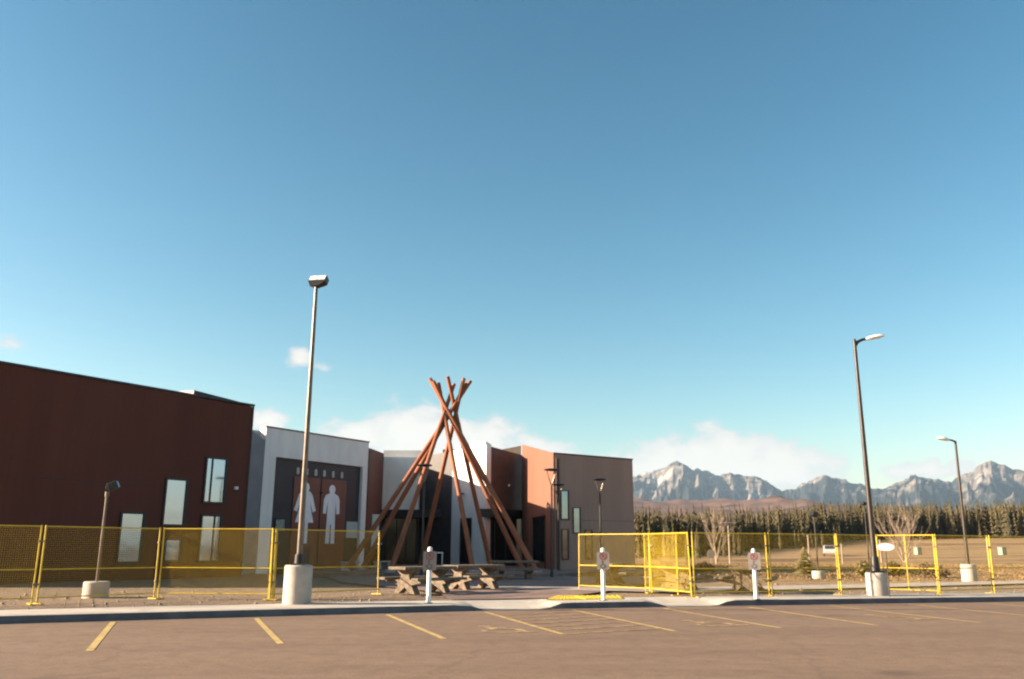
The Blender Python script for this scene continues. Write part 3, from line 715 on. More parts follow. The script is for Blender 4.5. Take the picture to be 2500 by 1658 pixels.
# ------------------------------------------------------------------ picnic tables
def make_table():
    t = thing('picnic_table', (0, 0, 0), 0, 'x', 'picnic table', 'concrete picnic tables on the plaza')
    MB().box(-1.05, 1.05, -0.38, 0.38, 0.68, 0.77).build('table_top', 'table', t, bevel=0.02)
    for s in (-1, 1):
        MB().box(-1.0, 1.0, s * 0.72 - 0.15, s * 0.72 + 0.15, 0.38, 0.46).build('bench', 'table', t, bevel=0.02)
    for x in (-0.62, 0.62):
        leg = MB()
        pts = [(-0.46, 0.0), (-0.26, 0.0), (0.0, 0.18), (0.26, 0.0), (0.46, 0.0), (0.30, 0.24), (0.86, 0.34), (0.86, 0.38), (0.56, 0.38), (0.22, 0.40), (0.18, 0.52), (0.34, 0.64), (0.34, 0.68),
               (-0.34, 0.68), (-0.34, 0.64), (-0.18, 0.52), (-0.22, 0.40), (-0.56, 0.38), (-0.86, 0.38), (-0.86, 0.34), (-0.30, 0.24)]
        leg.plate(pts, -0.11, 0.11).xform(Matrix.Translation((x, 0, 0)) @ Matrix.Rotation(R(90), 4, 'Z'))
        leg.build('trestle_leg', 'table', t, bevel=0.015)
    return t
tables = [((-2.62, 26.5), 48, 'concrete picnic table beside the sign post, nearest the yellow fence end'),
          ((-1.2, 29.2), 44, 'sunlit concrete picnic table just behind the table at the sign post'),
          ((0.15, 38.6), 8, 'shaded dark picnic table in front of the log frame'),
          ((3.75, 33.6), 70, 'picnic table seen through the single yellow mesh panel by the taupe wing'),
          ((5.55, 29.3), 62, 'picnic table behind the doubled yellow fence panels'),
          ((7.65, 28.7), 66, 'picnic table behind the sign post nearest the open field')]
t0 = make_table()
for i, ((x, y), a, lab) in enumerate(tables):
    o = t0 if i == 0 else copy_tree(t0)
    o.location = (x, y, 0.17); o.rotation_euler = (0, 0, R(a)); o['label'] = lab

# ------------------------------------------------------------------ yellow temporary fence
mesh_cache = {}
def fence_panel(a, b, lab, group='yellow construction fence panels', h=1.83, mid=None, lean=0.0, midpost=False, z=0.14, wr=0.0016):
    a, b = Vector((*a, 0)), Vector((*b, 0)); L = (b - a).length
    t = thing('fence_panel', (a.x, a.y, z), math.atan2(b.y - a.y, b.x - a.x), lab, 'fence', group)
    lean = lean or (math.sin(a.x * 7.3) * 1.3)
    t.rotation_euler = (R(lean), 0, t.rotation_euler[2])
    key = (round(L, 1), wr); r = 0.0165
    for x in (0.03, L - 0.03): MB().tube((x, 0, 0), (x, 0, h), r * 1.3, n=8).build('post', 'yellow', t, smooth=True)
    for zz, nm in ((h - 0.025, 'top_rail'), (h * 0.435, 'middle_rail'), (0.14, 'bottom_rail')):
        MB().tube((0.03, 0, zz), (L - 0.03, 0, zz), r, n=8).build(nm, 'yellow', t, smooth=True)
    if midpost: MB().tube((L / 2, 0, 0.14), (L / 2, 0, h), r, n=8).build('middle_post', 'yellow', t, smooth=True)
    if key not in mesh_cache:
        m = MB()
        nx = int(round((L - 0.1) / 0.05))
        for i in range(1, nx):
            x = 0.05 + (L - 0.1) * i / nx; m.tube((x, 0.004, 0.14), (x, 0.004, h - 0.02), wr, n=4, cap=False)
        nz = int(round((h - 0.16) / 0.05))
        for i in range(1, nz):
            zz = 0.14 + (h - 0.16) * i / nz; m.tube((0.04, -0.003, zz), (L - 0.04, -0.003, zz), wr, n=4, cap=False)
        o = m.build('wire_mesh', 'yellow', t); o['kind'] = 'stuff'
        mesh_cache[key] = o.data
    else:
        o = bpy.data.objects.new('wire_mesh', mesh_cache[key]); COL.objects.link(o); o.parent = t; o['kind'] = 'stuff'
    for zz in (0.45, 1.45): MB().box(L - 0.06, L + 0.07, -0.03, 0.03, zz - 0.025, zz + 0.025).build('clamp', 'pole', t)
    for x in (0.06, L - 0.06):
        f = MB().box(x - 0.04, x + 0.04, -0.2, 0.2, 0.0, 0.02).build('foot', 'yellow', t)
    return t
fence_panel((-13.6, 19.2), (-11.30, 21.10), 'yellow mesh fence panel cut by the picture edge below the red-brown wall')
fence_panel((-11.27, 21.16), (-9.40, 23.55), 'yellow mesh fence panel in front of the short floodlight pole')
fence_panel((-9.36, 23.58), (-6.31, 23.33), 'yellow mesh fence panel in front of the staggered windows')
fence_panel((-6.26, 23.34), (-3.92, 26.4), 'yellow mesh fence panel in front of the giant washroom figures')
fence_panel((-6.30, 23.22), (-6.22, 23.46), 'narrow upright yellow fence post pair beside the concrete lamp pier')
fence_panel((2.27, 29.7), (4.40, 27.85), 'yellow mesh fence panel beside the yellow tactile pads')
fence_panel((4.42, 27.82), (5.20, 25.45), 'angled yellow mesh fence panel folded out over a picnic table', lean=2, wr=0.0020)
fence_panel((4.30, 28.35), (4.98, 26.35), 'second angled yellow panel stacked behind the folded-out one', wr=0.0020)
fence_panel((5.26, 25.5), (7.66, 26.22), 'yellow mesh fence panel between the folded panel and the last sign post', lean=-1, wr=0.0010)
fence_panel((7.70, 26.24), (10.09, 27.2), 'yellow mesh fence panel before the small green conifer', wr=0.0010)
fence_panel((10.13, 27.24), (11.84, 28.25), 'yellow mesh fence panel behind the tall lamp with a single white head', wr=0.0010)
fence_panel((11.80, 28.35), (13.13, 27.2), 'yellow mesh fence panel with a middle post right of the lamp pier', midpost=True, lean=-2, wr=0.0010)
fence_panel((13.2, 27.35), (15.56, 28.66), 'yellow mesh fence panel in front of the far white lamp pier', wr=0.0010)
fence_panel((15.62, 28.7), (18.2, 29.9), 'yellow mesh fence panel leaving the picture beside the open field', wr=0.0010)

# ------------------------------------------------------------------ tall lamps
def pier(parent, r, h, z0=-0.05):
    MB().lathe([(r, z0), (r, h - 0.03), (r - 0.03, h)], n=28).build('concrete_pier', 'concrete', parent, smooth=True)
la = thing('parking_lamp', (-5.16, 21.5, 0.14), 0, 'tall parking lamp with twin white lenses on a concrete pier', 'street lamp', 'tall parking lamps')
pier(la, 0.335, 0.92)
MB().box(-0.16, 0.16, -0.16, 0.16, 0.92, 0.96).build('base_plate', 'black', la)
MB().tube((0, 0, 0.96), (0.0, 0, 8.05), 0.074, 0.045, 14).build('pole', 'pole', la, smooth=True)
MB().tube((0, 0, 0.96), (0, 0, 1.18), 0.12, 0.11, 14).build('collar', 'black', la, smooth=True)
hd = MB().prism([(-0.24, -0.05), (0.24, -0.05), (0.24, 0.12), (-0.24, 0.12)], 0.0, 0.20)
hd.add([(-0.24, -0.05, 0), (0.24, -0.05, 0), (0.24, 0.12, 0), (-0.24, 0.12, 0), (-0.06, 0.0, -0.14), (0.06, 0.0, -0.14), (0.06, 0.1, -0.14), (-0.06, 0.1, -0.14)],
       [(0, 1, 5, 4), (1, 2, 6, 5), (2, 3, 7, 6), (3, 0, 4, 7), (4, 5, 6, 7)])
head = hd.build('lamp_head', 'black', la)
for x0, x1 in ((-0.215, -0.01), (0.01, 0.215)): MB().box(x0, x1, -0.075, -0.045, 0.02, 0.185).build('lens', 'lens', head)
head.location = (0.02, 0, 8.13); head.rotation_euler = (R(-36), 0, R(-10))

lb = thing('parking_lamp', (11.05, 26.75, 0.14), 0, 'tall parking lamp with a single white cobra head on a pier', 'street lamp', 'tall parking lamps')
pier(lb, 0.31, 0.68)
MB().box(-0.2, 0.2, -0.2, 0.2, 0.68, 0.73).build('base_plate', 'black', lb)
MB().tube((0, 0, 0.73), (0.0, 0, 7.95), 0.085, 0.05, 14).build('pole', 'darkpole', lb, smooth=True)
MB().tube((0, 0, 0.73), (0, 0, 1.15), 0.14, 0.11, 14).build('collar', 'black', lb, smooth=True)
arm = MB().path([(0, 0, 7.72), (0.10, 0, 7.86), (0.24, 0, 7.93), (0.42, 0, 7.97)], [.05, .05, .045, .04], 10).build('arm', 'black', lb, smooth=True)
hd = MB(); ring = []
for k, (x, wy, zt, zb) in enumerate(((0.36, .05, .03, -.03), (0.46, .12, .06, -.045), (0.65, .15, .075, -.05), (0.85, .13, .06, -.045), (0.97, .06, .03, -.03))):
    zc = 7.96 + (x - .36) * 0.18
    hd.v += [(x, -wy, zc), (x, -wy * .6, zc + zt), (x, wy * .6, zc + zt), (x, wy, zc), (x, wy * .7, zc + zb), (x, -wy * .7, zc + zb)]
for k in range(4):
    for i in range(6): hd.f.append((k * 6 + i, k * 6 + (i + 1) % 6, (k + 1) * 6 + (i + 1) % 6, (k + 1) * 6 + i))
hd.f += [tuple(range(6)), tuple(range(29, 23, -1))]
hd.build('lamp_head', 'lens', lb, smooth=True)

lc = thing('parking_lamp', (20.69, 39.9, 0.13), 0, 'slim distant lamp with its white head turned inward, on a white pier', 'street lamp', 'tall parking lamps')
pier(lc, 0.33, 0.74)
MB().tube((0, 0, 0.74), (0.08, 0, 6.32), 0.075, 0.05, 12).build('pole', 'darkpole', lc, smooth=True)
MB().path([(0.08, 0, 6.28), (-0.1, 0, 6.36), (-0.3, 0, 6.38)], [.045, .04, .035], 8).build('arm', 'black', lc, smooth=True)
hd2 = MB(); hd2.v = [(0.08 - v[0] * 0.85, v[1] * 1.3, 6.36 + (v[2] - 7.96) * 1.1) for v in hd.v]; hd2.f = [tuple(reversed(f)) for f in hd.f]
hd2.build('lamp_head', 'lens', lc, smooth=True)

def flood(x, y, h, lab, ph, yaw, pr=0.28, pm='pole', z=0.13):
    t = thing('floodlight', (x, y, z), 0, lab, 'floodlight', 'short floodlight poles')
    if ph: pier(t, pr, ph)
    MB().tube((0, 0, ph - 0.02), (0, 0, h), 0.042, 0.034, 10).build('pole', pm, t, smooth=True)
    MB().tube((0, 0, h - 0.12), (0, 0, h + 0.02), 0.055, 0.055, 10).build('collar', pm, t, smooth=True)
    hb = MB().box(-0.04, 0.22, -0.12, 0.12, -0.11, 0.11).box(-0.10, -0.04, -0.07, 0.07, -0.06, 0.06)
    hb = hb.build('lamp_head', 'black', t, bevel=0.02); hb.location = (0.06, 0, h + 0.14); hb.rotation_euler = (0, R(-25), yaw)
    MB().box(0.221, 0.228, -0.10, 0.10, -0.09, 0.09).build('lens', 'darkglass', hb)
    return t
flood(-11.22, 24.05, 2.80, 'short floodlight on a squat pier behind the fence at the red-brown wall', 0.42, R(10), 0.33, 'pole')
flood(14.72, 42.3, 2.85, 'black floodlight beside the small green conifer', 0.36, R(200), 0.30, 'darkpole')
flood(24.4, 60.0, 4.30, 'black floodlight half hidden behind the tall cobra-head lamp pole', 0.3, R(200), 0.3, 'darkpole', 0.1)
flood(12.0, 60.0, 2.85, 'black floodlight in front of the conifers beside the taupe wing', 0.3, R(160), 0.3, 'darkpole', 0.1)

# plaza lamps: disc on a forked neck
def plaza_lamp(x, y, h, lab):
    t = thing('plaza_lamp', (x, y, 0.14), 0, lab, 'street lamp', 'disc topped plaza lamps')
    MB().tube((0, 0, 0), (0, 0, h - 0.75), 0.06, 0.05, 10).build('pole', 'black', t, smooth=True)
    MB().tube((0, 0, 0), (0, 0, 0.3), 0.10, 0.08, 10).build('collar', 'black', t, smooth=True)
    for s in (-1, 1):
        MB().path([(0, 0, h - 0.78), (s * 0.06, 0, h - 0.6), (s * 0.22, 0, h - 0.05)], [.035, .03, .022], 8).build('neck', 'pole', t, smooth=True)
    MB().lathe([(0.05, -0.06), (0.36, -0.015), (0.37, 0.01), (0.30, 0.05), (0.06, 0.08)], (0, 0, h), 24).build('shade', 'black', t, smooth=True)
plaza_lamp(-4.04, 40.0, 5.05, 'disc-topped plaza lamp standing in front of the log frame')
plaza_lamp(1.92, 41.2, 4.98, 'tallest disc-topped plaza lamp before the sunlit rust flank')
plaza_lamp(2.62, 48.0, 4.75, 'disc-topped plaza lamp just behind the one at the rust flank')
plaza_lamp(4.92, 48.0, 5.05, 'disc-topped plaza lamp in front of the taupe front')

# ------------------------------------------------------------------ accessible-parking sign posts
def sign_post(x, y, rz, lab):
    t = thing('parking_sign', (x, y, 0.15), rz, lab, 'sign', 'accessible parking sign posts')
    MB().lathe([(0.075, 0), (0.075, 0.03), (0.058, 0.035), (0.058, 0.80), (0.05, 0.82)], n=18).build('sleeve', 'white', t, smooth=True)
    MB().lathe([(0.035, 0.8), (0.035, 1.22), (0.058, 1.23), (0.06, 1.30), (0.045, 1.345), (0.015, 1.36)], n=18).build('post', 'white', t, smooth=True)
    MB().lathe([(0.11, -0.01), (0.11, 0.015), (0.09, 0.02)], n=16).build('base_plate', 'black', t)
    c = 0.03; P = [(-.165 + c, .79), (.165 - c, .79), (.165, .79 + c), (.165, 1.25 - c), (.165 - c, 1.25), (-.165 + c, 1.25), (-.165, 1.25 - c), (-.165, .79 + c)]
    b = MB().plate(P, -0.075, -0.068).build('sign_board', 'signface', t)
    rg = MB()
    for i in range(24):
        t0_, t1_ = 2 * math.pi * i / 24, 2 * math.pi * (i + 1) / 24
        rg.plate([(.075 * math.cos(t0_), 1.14 + .075 * math.sin(t0_)), (.10 * math.cos(t0_), 1.14 + .10 * math.sin(t0_)), (.10 * math.cos(t1_), 1.14 + .10 * math.sin(t1_)), (.075 * math.cos(t1_), 1.14 + .075 * math.sin(t1_))], -0.079, -0.0755)
    rg.plate([(-.065, 1.19), (-.05, 1.205), (.065, 1.09), (.05, 1.075)][::-1], -0.080, -0.0765)
    rg.build('red_circle', 'signred', b)
    MB().plate([(-.03, 1.085), (-.012, 1.085), (-.012, 1.125), (.02, 1.13), (.036, 1.155), (.02, 1.185), (-.03, 1.19)], -0.0785, -0.0755).build('letter', 'signblack', b)
    wc = MB()
    for i in range(15):
        t0_, t1_ = R(150 + 16 * i), R(150 + 16 * (i + 1))
        wc.plate([(.045 * math.cos(t0_) - .01, .89 + .045 * math.sin(t0_)), (.068 * math.cos(t0_) - .01, .89 + .068 * math.sin(t0_)), (.068 * math.cos(t1_) - .01, .89 + .068 * math.sin(t1_)), (.045 * math.cos(t1_) - .01, .89 + .045 * math.sin(t1_))], -0.079, -0.0755)
    wc.plate([(-.035, .91), (-.01, .91), (-.01, .985), (-.035, .985)], -.0795, -.0756).plate([(-.01, .91), (.055, .91), (.055, .93), (-.01, .93)], -.0796, -.0757).plate([(.04, .84), (.065, .84), (.055, .91), (.035, .91)], -.0797, -.0758)
    wc.plate(disc(-.022, 1.005, .018, 10), -.0795, -.0756)
    wc.build('wheelchair_symbol', 'signblack', b)
sign_post(-2.02, 21.95, R(8), 'white accessible parking sign post in front of the picnic tables')
sign_post(2.46, 23.55, R(-4), 'white accessible parking sign post standing at the yellow tactile pads')
sign_post(6.75, 24.45, R(-12), 'white accessible parking sign post beside the leaning fence post on the field side')

# tactile pads
for nm, P, lab in (('tactile_pad', [(0.95, 23.55), (1.95, 23.75), (1.75, 25.5), (1.35, 25.4)], 'yellow tactile pad, the wedge on the log frame side of the sign post'),
                   ('tactile_pad', [(2.0, 23.95), (3.05, 24.15), (3.15, 25.7), (1.82, 25.5)], 'yellow tactile pad under the middle sign post')):
    c = (sum(p[0] for p in P) / 4, sum(p[1] for p in P) / 4)
    o = MB().prism([(p[0] - c[0], p[1] - c[1]) for p in P], -0.06, 0.006).build(nm, 'pad'); o.location = (*c, 0.168)
    tag(o, lab, 'tactile pad', 'yellow tactile pads at the ramp')
    dm = MB()
    for i in range(9):
        for j in range(9):
            u, v_ = (i + .5) / 9, (j + .5) / 9
            q = [Vector(p) for p in P]; p = q[0].lerp(q[1], u).lerp(q[3].lerp(q[2], u), v_)
            dm.lathe([(0.03, 0), (0.018, 0.012)], (p.x - c[0], p.y - c[1], 0.0065), 6)
    k = dm.build('domes', 'pad', o); k['kind'] = 'stuff'

# planters and white table by the entrance
def planter(x, y, rz, lab):
    t = thing('planter_bench', (x, y, 0.30), rz, lab, 'bench', 'pale benches at the washroom block')
    MB().box(-0.55, 0.55, -0.22, 0.22, 0.36, 0.44).build('seat', 'concrete', t, bevel=0.015)
    for s in (-0.38, 0.38): MB().box(s - 0.1, s + 0.1, -0.18, 0.18, 0, 0.36).build('leg', 'concrete', t, bevel=0.01)
planter(-8.6, 47.2, R(57), 'pale concrete bench before the woman figure')
planter(-7.2, 49.4, R(57), 'pale concrete bench before the man figure')
t = thing('white_table', (-3.95, 44.9, 0.30), R(4), 'white topped tall table at the foot of the log frame', 'table')
MB().box(-0.49, 0.49, -0.3, 0.3, 0.90, 0.95).build('table_top', 'white', t)
for x in (-0.45, 0.45):
    for y in (-0.27, 0.27): MB().tube((x, y, 0), (x, y, 0.90), 0.022, n=8).build('leg', 'white', t)
# tall pale notice beside the portal
t = thing('notice_panel', (-7.7, 49.6, 0.30), R(50), 'tall pale notice panel standing beside the washroom portal', 'sign')
MB().box(-0.26, 0.26, -0.02, 0.02, 1.1, 3.0).build('panel', 'notice', t)
for x in (-0.22, 0.22): MB().tube((x, 0.05, 0), (x, 0.05, 2.9), 0.03, n=8).build('post', 'frame', t)
# oval white sign near the tall lamp
t = thing('oval_sign', (11.05, 25.9, 0.14), R(-18), 'glossy white oval sign on a thin post beside the lamp pier', 'sign')
MB().plate([(0.24 * math.cos(2 * math.pi * i / 20), 1.43 + 0.105 * math.sin(2 * math.pi * i / 20)) for i in range(20)], -0.02, 0.02).build('sign_board', 'white', t)
MB().tube((0, 0.03, 0), (0, 0.03, 1.5), 0.015, n=8).build('post', 'darkpole', t)

# ------------------------------------------------------------------ vegetation
def conifer_mesh(seed, h, w, tiers=11, per=9):
    rnd = random.Random(seed); m = MB()
    for k in range(tiers):
        t = k / (tiers - 1); z = h * (0.10 + 0.86 * t); L = w * (1 - t) ** 0.8 * (0.8 + 0.35 * rnd.random()) + 0.12
        n = max(5, int(per * (1 - 0.45 * t))); ph = rnd.random() * 6
        for i in range(n):
            a = ph + 2 * math.pi * i / n + rnd.uniform(-.25, .25); l = L * rnd.uniform(0.62, 1.18); dz = -0.42 * l * rnd.uniform(0.5, 1.2)
            c, s = math.cos(a), math.sin(a); wd = 0.34 * l + 0.05; up = h * 0.10
            p0 = (0.02 * c, 0.02 * s, z + up); tip = (l * c, l * s, z + dz)
            b1_ = (0.55 * l * c - wd * s, 0.55 * l * s + wd * c, z + dz * 0.75); b2_ = (0.55 * l * c + wd * s, 0.55 * l * s - wd * c, z + dz * 0.75)
            m.add([p0, b1_, tip, b2_], [(0, 1, 2), (0, 2, 3)])
    m.add([(0.05, 0, h * 0.93), (-0.03, 0.05, h * 0.93), (-0.03, -0.05, h * 0.93), (0, 0, h)], [(0, 1, 3), (1, 2, 3), (2, 0, 3)])
    return m
protos = []
for k in range(7):
    m = ('needles_dark', 'needles_olive', 'needles_dark', 'needles_olive', 'needles_gold', 'needles_dark', 'needles_olive')[k]
    cm_ = conifer_mesh(k, 1.0 * 9, (1.25, 1.0, 1.45, 0.85, 0.9, 1.1, 1.2)[k], 12, 9).mesh('crown'); cm_.materials.append(M[m])
    tm_ = MB().tube((0, 0, -0.4), (0, 0, 7.2), 0.13, 0.02, 6).mesh('trunk'); tm_.materials.append(M['bark' if k % 2 else 'palebark'])
    protos.append((cm_, tm_))
rnd = random.Random(3)
def row_dist(a): return 132 + 125 * smooth01((a - 8) / 20)
def conifer(x, y, sc, k, lab, grp, fat=1.0):
    cm_, tm_ = protos[k]
    t = thing('conifer_tree', (x, y, max(terrain(x, y), 0.1 if y < 95 else -9)), rnd.uniform(0, 6.28), lab, 'tree', grp)
    t.scale = (sc * fat * rnd.uniform(.95, 1.25), sc * fat * rnd.uniform(.95, 1.25), sc)
    for nm, me in (('crown', cm_), ('trunk', tm_)):
        o = bpy.data.objects.new(nm, me); COL.objects.link(o); o.parent = t
a = 7.0
while a < 33.5:
    for rowk in range(2):
        d = row_dist(a) + rowk * rnd.uniform(6, 14) + rnd.uniform(-6, 6)
        sc = rnd.choice((rnd.uniform(0.5, 0.8), rnd.uniform(0.7, 1.0))) * (0.76 + 0.28 * smooth01((a - 8) / 18))
        k = rnd.choice((0, 1, 2, 3, 5, 6, 6, 1))
        aa = a + rnd.uniform(-.15, .15)
        conifer(d * math.sin(R(aa)), d * math.cos(R(aa)), sc, k, 'conifer in the front ranks of the far tree line', 'conifers in the far tree line')
    a += 0.19
# the wood behind the front ranks
mass = MB(); tmpl = [conifer_mesh(50 + i, 9, 1.45, 8, 7) for i in range(4)]
for i in range(4200):
    a = rnd.uniform(6, 36) if i % 3 else rnd.uniform(-40, 52); d = row_dist(a) - 2 + 120 * rnd.random() ** 1.7
    x, y = d * math.sin(R(a)), d * math.cos(R(a)); z = terrain(x, y); s = rnd.choice((rnd.uniform(0.45, 0.75), rnd.uniform(0.65, 1.02))) * (0.80 + 0.26 * smooth01((a - 8) / 18)); c, sn = math.cos(i), math.sin(i)
    tm = tmpl[i % 4]; mass.add([(x + s * (p[0] * c - p[1] * sn), y + s * (p[0] * sn + p[1] * c), z + s * p[2]) for p in tm.v], tm.f)
tag(mass.build('conifer_forest', 'needles_olive'), 'conifer wood filling in behind the front ranks of trees', 'forest', kind='stuff')
# low golden saplings and scrub before the wood
for i in range(46):
    a = rnd.uniform(8.2, 21); d = row_dist(a) - rnd.uniform(8, 34)
    x, y = d * math.sin(R(a)), d * math.cos(R(a))
    conifer(x, y, rnd.uniform(0.25, 0.5), rnd.choice((4, 1, 3, 4)), 'small golden sapling in front of the far tree line', 'golden saplings before the tree line')
conifer(15.0, 45.0, 0.16, 4, 'small bushy green conifer standing alone by the floodlight', None, 5.2)

def bush(x, y, w_, h_, m, lab, seed):
    rn = random.Random(seed)
    t = thing('shrub', (x, y, 0.12), 0, lab, 'shrub', 'low shrubs in the field')
    mb = MB()
    for i in range(420):
        th, ph = rn.uniform(0, 6.28), math.acos(rn.uniform(0, 1)); rr = rn.uniform(0.5, 1.0)
        p = Vector((w_ * rr * math.sin(ph) * math.cos(th), w_ * rr * math.sin(ph) * math.sin(th), h_ * (0.12 + 0.88 * rr * math.cos(ph))))
        u = Vector((rn.gauss(0, 1), rn.gauss(0, 1), rn.gauss(0, 1))).normalized() * 0.10; v_ = u.orthogonal().normalized() * 0.05
        mb.add([p - u, p + v_, p + u, p - v_], [(0, 1, 2, 3)])
    mb.build('foliage', m, t)
    st = MB()
    for i in range(9):
        th = rn.uniform(0, 6.28); st.tube((0, 0, 0), (0.6 * w_ * math.cos(th), 0.6 * w_ * math.sin(th), 0.8 * h_), 0.02, 0.008, 5)
    st.build('stems', 'bark', t)
bush(17.6, 44.0, 0.42, 0.85, 'needles_gold', 'upright dark shrub behind the fence panel with the middle post', 1)
bush(21.4, 45.0, 0.95, 0.75, 'dryshrub', 'wide brown shrub next to the far white lamp pier', 2)
bush(19.7, 45.5, 0.5, 0.8, 'needles_olive', 'olive shrub between the dark shrub and the brown one', 3)
bush(11.5, 52.5, 0.7, 0.6, 'dryshrub', 'low dry shrub behind the doubled fence panels', 4)

def bare_tree(x, y, h, spread, seed, lab, stems=4):
    rn = random.Random(seed); z = max(terrain(x, y), 0.1)
    t = thing('bare_tree', (x, y, z), 0, lab, 'tree', 'leafless pale trees')
    tr, cr = MB(), MB()
    def grow(p, d, l, r, lev):
        n = 3; q = p; dd = d.copy()
        for k in range(n):
            dd = (dd + Vector((rn.gauss(0, .10), rn.gauss(0, .10), 0.05))).normalized(); nx = q + dd * l / n
            (tr if lev == 0 else cr).tube(q, nx, r * (1 - .22 * k), r * (1 - .22 * (k + 1)), 6 if lev < 2 else 4, cap=False); q = nx
            if lev < 3:
                for _ in range(2 if lev else 1):
                    sd_ = Vector((rn.gauss(0, 1), rn.gauss(0, 1), 0)).normalized()
                    grow(q, (dd * 0.8 + sd_ * 0.45 + Vector((0, 0, .25))).normalized(), l * rn.uniform(.45, .68), r * 0.42, lev + 1)
    for s in range(stems):
        a_ = 2 * math.pi * s / stems + rn.uniform(-.4, .4)
        grow(Vector((0, 0, -.1)), Vector((spread * math.cos(a_), spread * math.sin(a_), 1)).normalized(), h * rn.uniform(.5, .68), 0.085, 0)
    tr.build('trunk', 'palebark', t); cr.build('crown', 'palebark', t)
bare_tree(18.2, 78, 5.6, 0.22, 4, 'slender leafless pale tree beside the twin-arm lamp', 3)
bare_tree(42.5, 95, 5.4, 0.55, 9, 'spreading leafless pale tree behind the fence panel with the middle post', 6)

# far lamp with two arms, pale round sign, white car, utility boxes
x, y = 19.9, 80; z = max(terrain(x, y), .1)
t = thing('twin_arm_lamp', (x, y, z), 0, 'pinkish twin-arm lamp post in the field before the conifers', 'street lamp')
MB().tube((0, 0, 0), (0, 0, 3.7), 0.09, 0.07, 10).build('pole', 'palebark', t, smooth=True)
for s in (-1, 1): MB().box(min(s * 0.05, s * 0.75), max(s * 0.05, s * 0.75), -0.12, 0.12, 3.66, 3.78).build('lamp_head', 'signface', t)
x, y = 17.3, 76
t = thing('round_sign', (x, y, max(terrain(x, y), .1)), 0, 'small pale round sign low at the slender bare tree', 'sign')
MB().plate(disc(0, 0.95, 0.34, 18), -0.04, 0.04).build('sign_board', 'signface', t)
MB().tube((0, 0.08, 0), (0, 0.08, 1.1), 0.03, n=8).build('post', 'palebark', t)
for x, y, h, lab in ((33.9, 90, 2.0, 'thin pale marker post on the slope behind the small conifer'), (31.2, 92, 2.9, 'taller pale marker post on the slope near the floodlight'), (40.4, 96, 2.3, 'pale marker post just behind the cobra-head lamp pole')):
    t = thing('marker_post', (x, y, terrain(x, y)), 0, lab, 'post', 'pale marker posts on the slope')
    MB().tube((0, 0, 0), (0, 0, h), 0.09, 0.07, 8).build('post', 'palebark', t, smooth=True)
    MB().lathe([(0.11, 0), (0.11, 0.06), (0.03, 0.1)], (0, 0, h), 10).build('cap', 'signface', t)
for x, y, lab in ((66.0, 118, 'pale green utility box beside the last yellow fence post'), (72.0, 119, 'pale green utility box at the picture edge on the slope'), (56.5, 122, 'pale green utility box on the slope behind the far lamp')):
    t = thing('utility_box', (x, y, terrain(x, y)), R(20), lab, 'utility box', 'pale green utility boxes')
    MB().box(-0.4, 0.4, -0.35, 0.35, 0, 0.95).build('cabinet', 'utility', t, bevel=0.04); MB().box(-0.44, 0.44, -0.39, 0.39, 0.952, 1.02).build('lid', 'utility', t, bevel=0.02)

def car(x, y, rz, lab):
    t = thing('parked_car', (x, y, max(terrain(x, y), .1)), rz, lab, 'car')
    sec = [(-2.1, .35), (-2.15, .75), (-1.9, .92), (-1.2, .98), (-.65, 1.42), (.9, 1.46), (1.55, 1.02), (2.05, .95), (2.12, .4)]
    b = MB().plate(sec[::-1], -.86, .86).build('body', 'carwhite', t, bevel=.08)
    MB().plate([(-1.08, 1.0), (-.62, 1.36), (.86, 1.40), (1.4, 1.03)], -.875, .875).build('side_window', 'carglass', t)
    MB().add([(-1.24, -.7, 1.0), (-1.24, .7, 1.0), (-.70, .62, 1.40), (-.70, -.62, 1.40)], [(0, 3, 2, 1)]).build('windscreen', 'carglass', t)
    for wx_ in (-1.32, 1.3):
        for s in (-1, 1):
            wmb = MB().tube((wx_, s * .70, .33), (wx_, s * .90, .33), .33, n=18).build('wheel', 'tyre', t, smooth=True)
            MB().tube((wx_, s * .90, .33), (wx_, s * .915, .33), .2, n=14).build('rim', 'pole', wmb)
    for s in (-.6, .6): MB().box(-2.19, -2.10, s - .18, s + .18, .66, .8).build('headlight', 'lens', t)
car(43.6, 120, R(70), 'white car parked far off in the tan field')

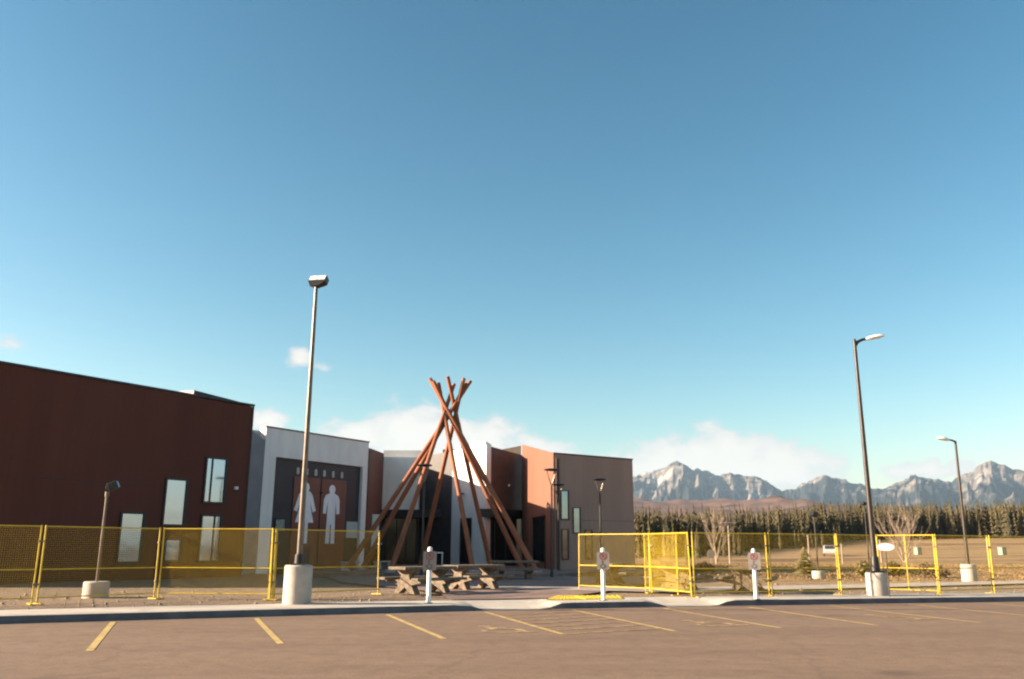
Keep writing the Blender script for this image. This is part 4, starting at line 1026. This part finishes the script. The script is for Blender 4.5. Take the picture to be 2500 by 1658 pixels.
# ------------------------------------------------------------------ loose gravel and dry grass
gm = MB(); rn = random.Random(11)
for i in range(9000):
    k = rn.randrange(40, len(K) - 60); p = K[k] + KN[k] * (1.78 + 16 * rn.random() ** 1.6)
    if not (-22 < p.x < 22): continue
    if -2.5 < p.x < 5 and p.y > 23.5: continue
    s = rn.uniform(0.012, 0.045) * (1 if rn.random() < .96 else 2.2)
    gm.add([(p.x + s * rn.uniform(.6, 1.3), p.y, .12 + s * .3), (p.x, p.y + s, .12 + s * .2), (p.x - s * rn.uniform(.6, 1.3), p.y, .12 + s * .3), (p.x, p.y - s, .12 + s * .25), (p.x, p.y, .12 + s * rn.uniform(.7, 1.2))], [(0, 1, 4), (1, 2, 4), (2, 3, 4), (3, 0, 4)])
tag(gm.build('gravel', 'stone'), 'loose gravel stones strewn over the lot', 'gravel', kind='stuff')
dg = MB()
for i in range(7000):
    x = rn.uniform(8, 60); y = rn.uniform(40, 85)
    if x > y * 0.8: continue
    z = max(terrain(x, y), 0.115); h = rn.uniform(.04, .14)
    for k in range(3):
        a = rn.uniform(0, 6.28); l = rn.uniform(.03, .12); c, s = math.cos(a), math.sin(a)
        dg.add([(x + .04 * s, y - .04 * c, z), (x - .04 * s, y + .04 * c, z), (x + l * c, y + l * s, z + h)], [(0, 1, 2)])
tag(dg.build('dry_grass', 'drygrass'), 'dry tan grass tufts over the open field', 'grass', kind='stuff')

# ------------------------------------------------------------------ air
hz = MB().box(-13000, 14500, -3000, 13000, -60, 1050).build('haze', M['white'])
hm = bpy.data.materials.new('thin_haze'); hm.use_nodes = True
t = NT(hm.node_tree); t.n.clear()
o_ = t.node('ShaderNodeOutputMaterial'); pv = t.node('ShaderNodeVolumePrincipled')
pv.inputs['Color'].default_value = (0.50, 0.74, 1.0, 1); pv.inputs['Density'].default_value = 3.5e-5; pv.inputs['Anisotropy'].default_value = 0.1
t.l.new(pv.outputs[0], o_.inputs['Volume'])
hz.data.materials.clear(); hz.data.materials.append(hm)
tag(hz, 'thin bluish haze over the whole valley', 'haze', kind='stuff')
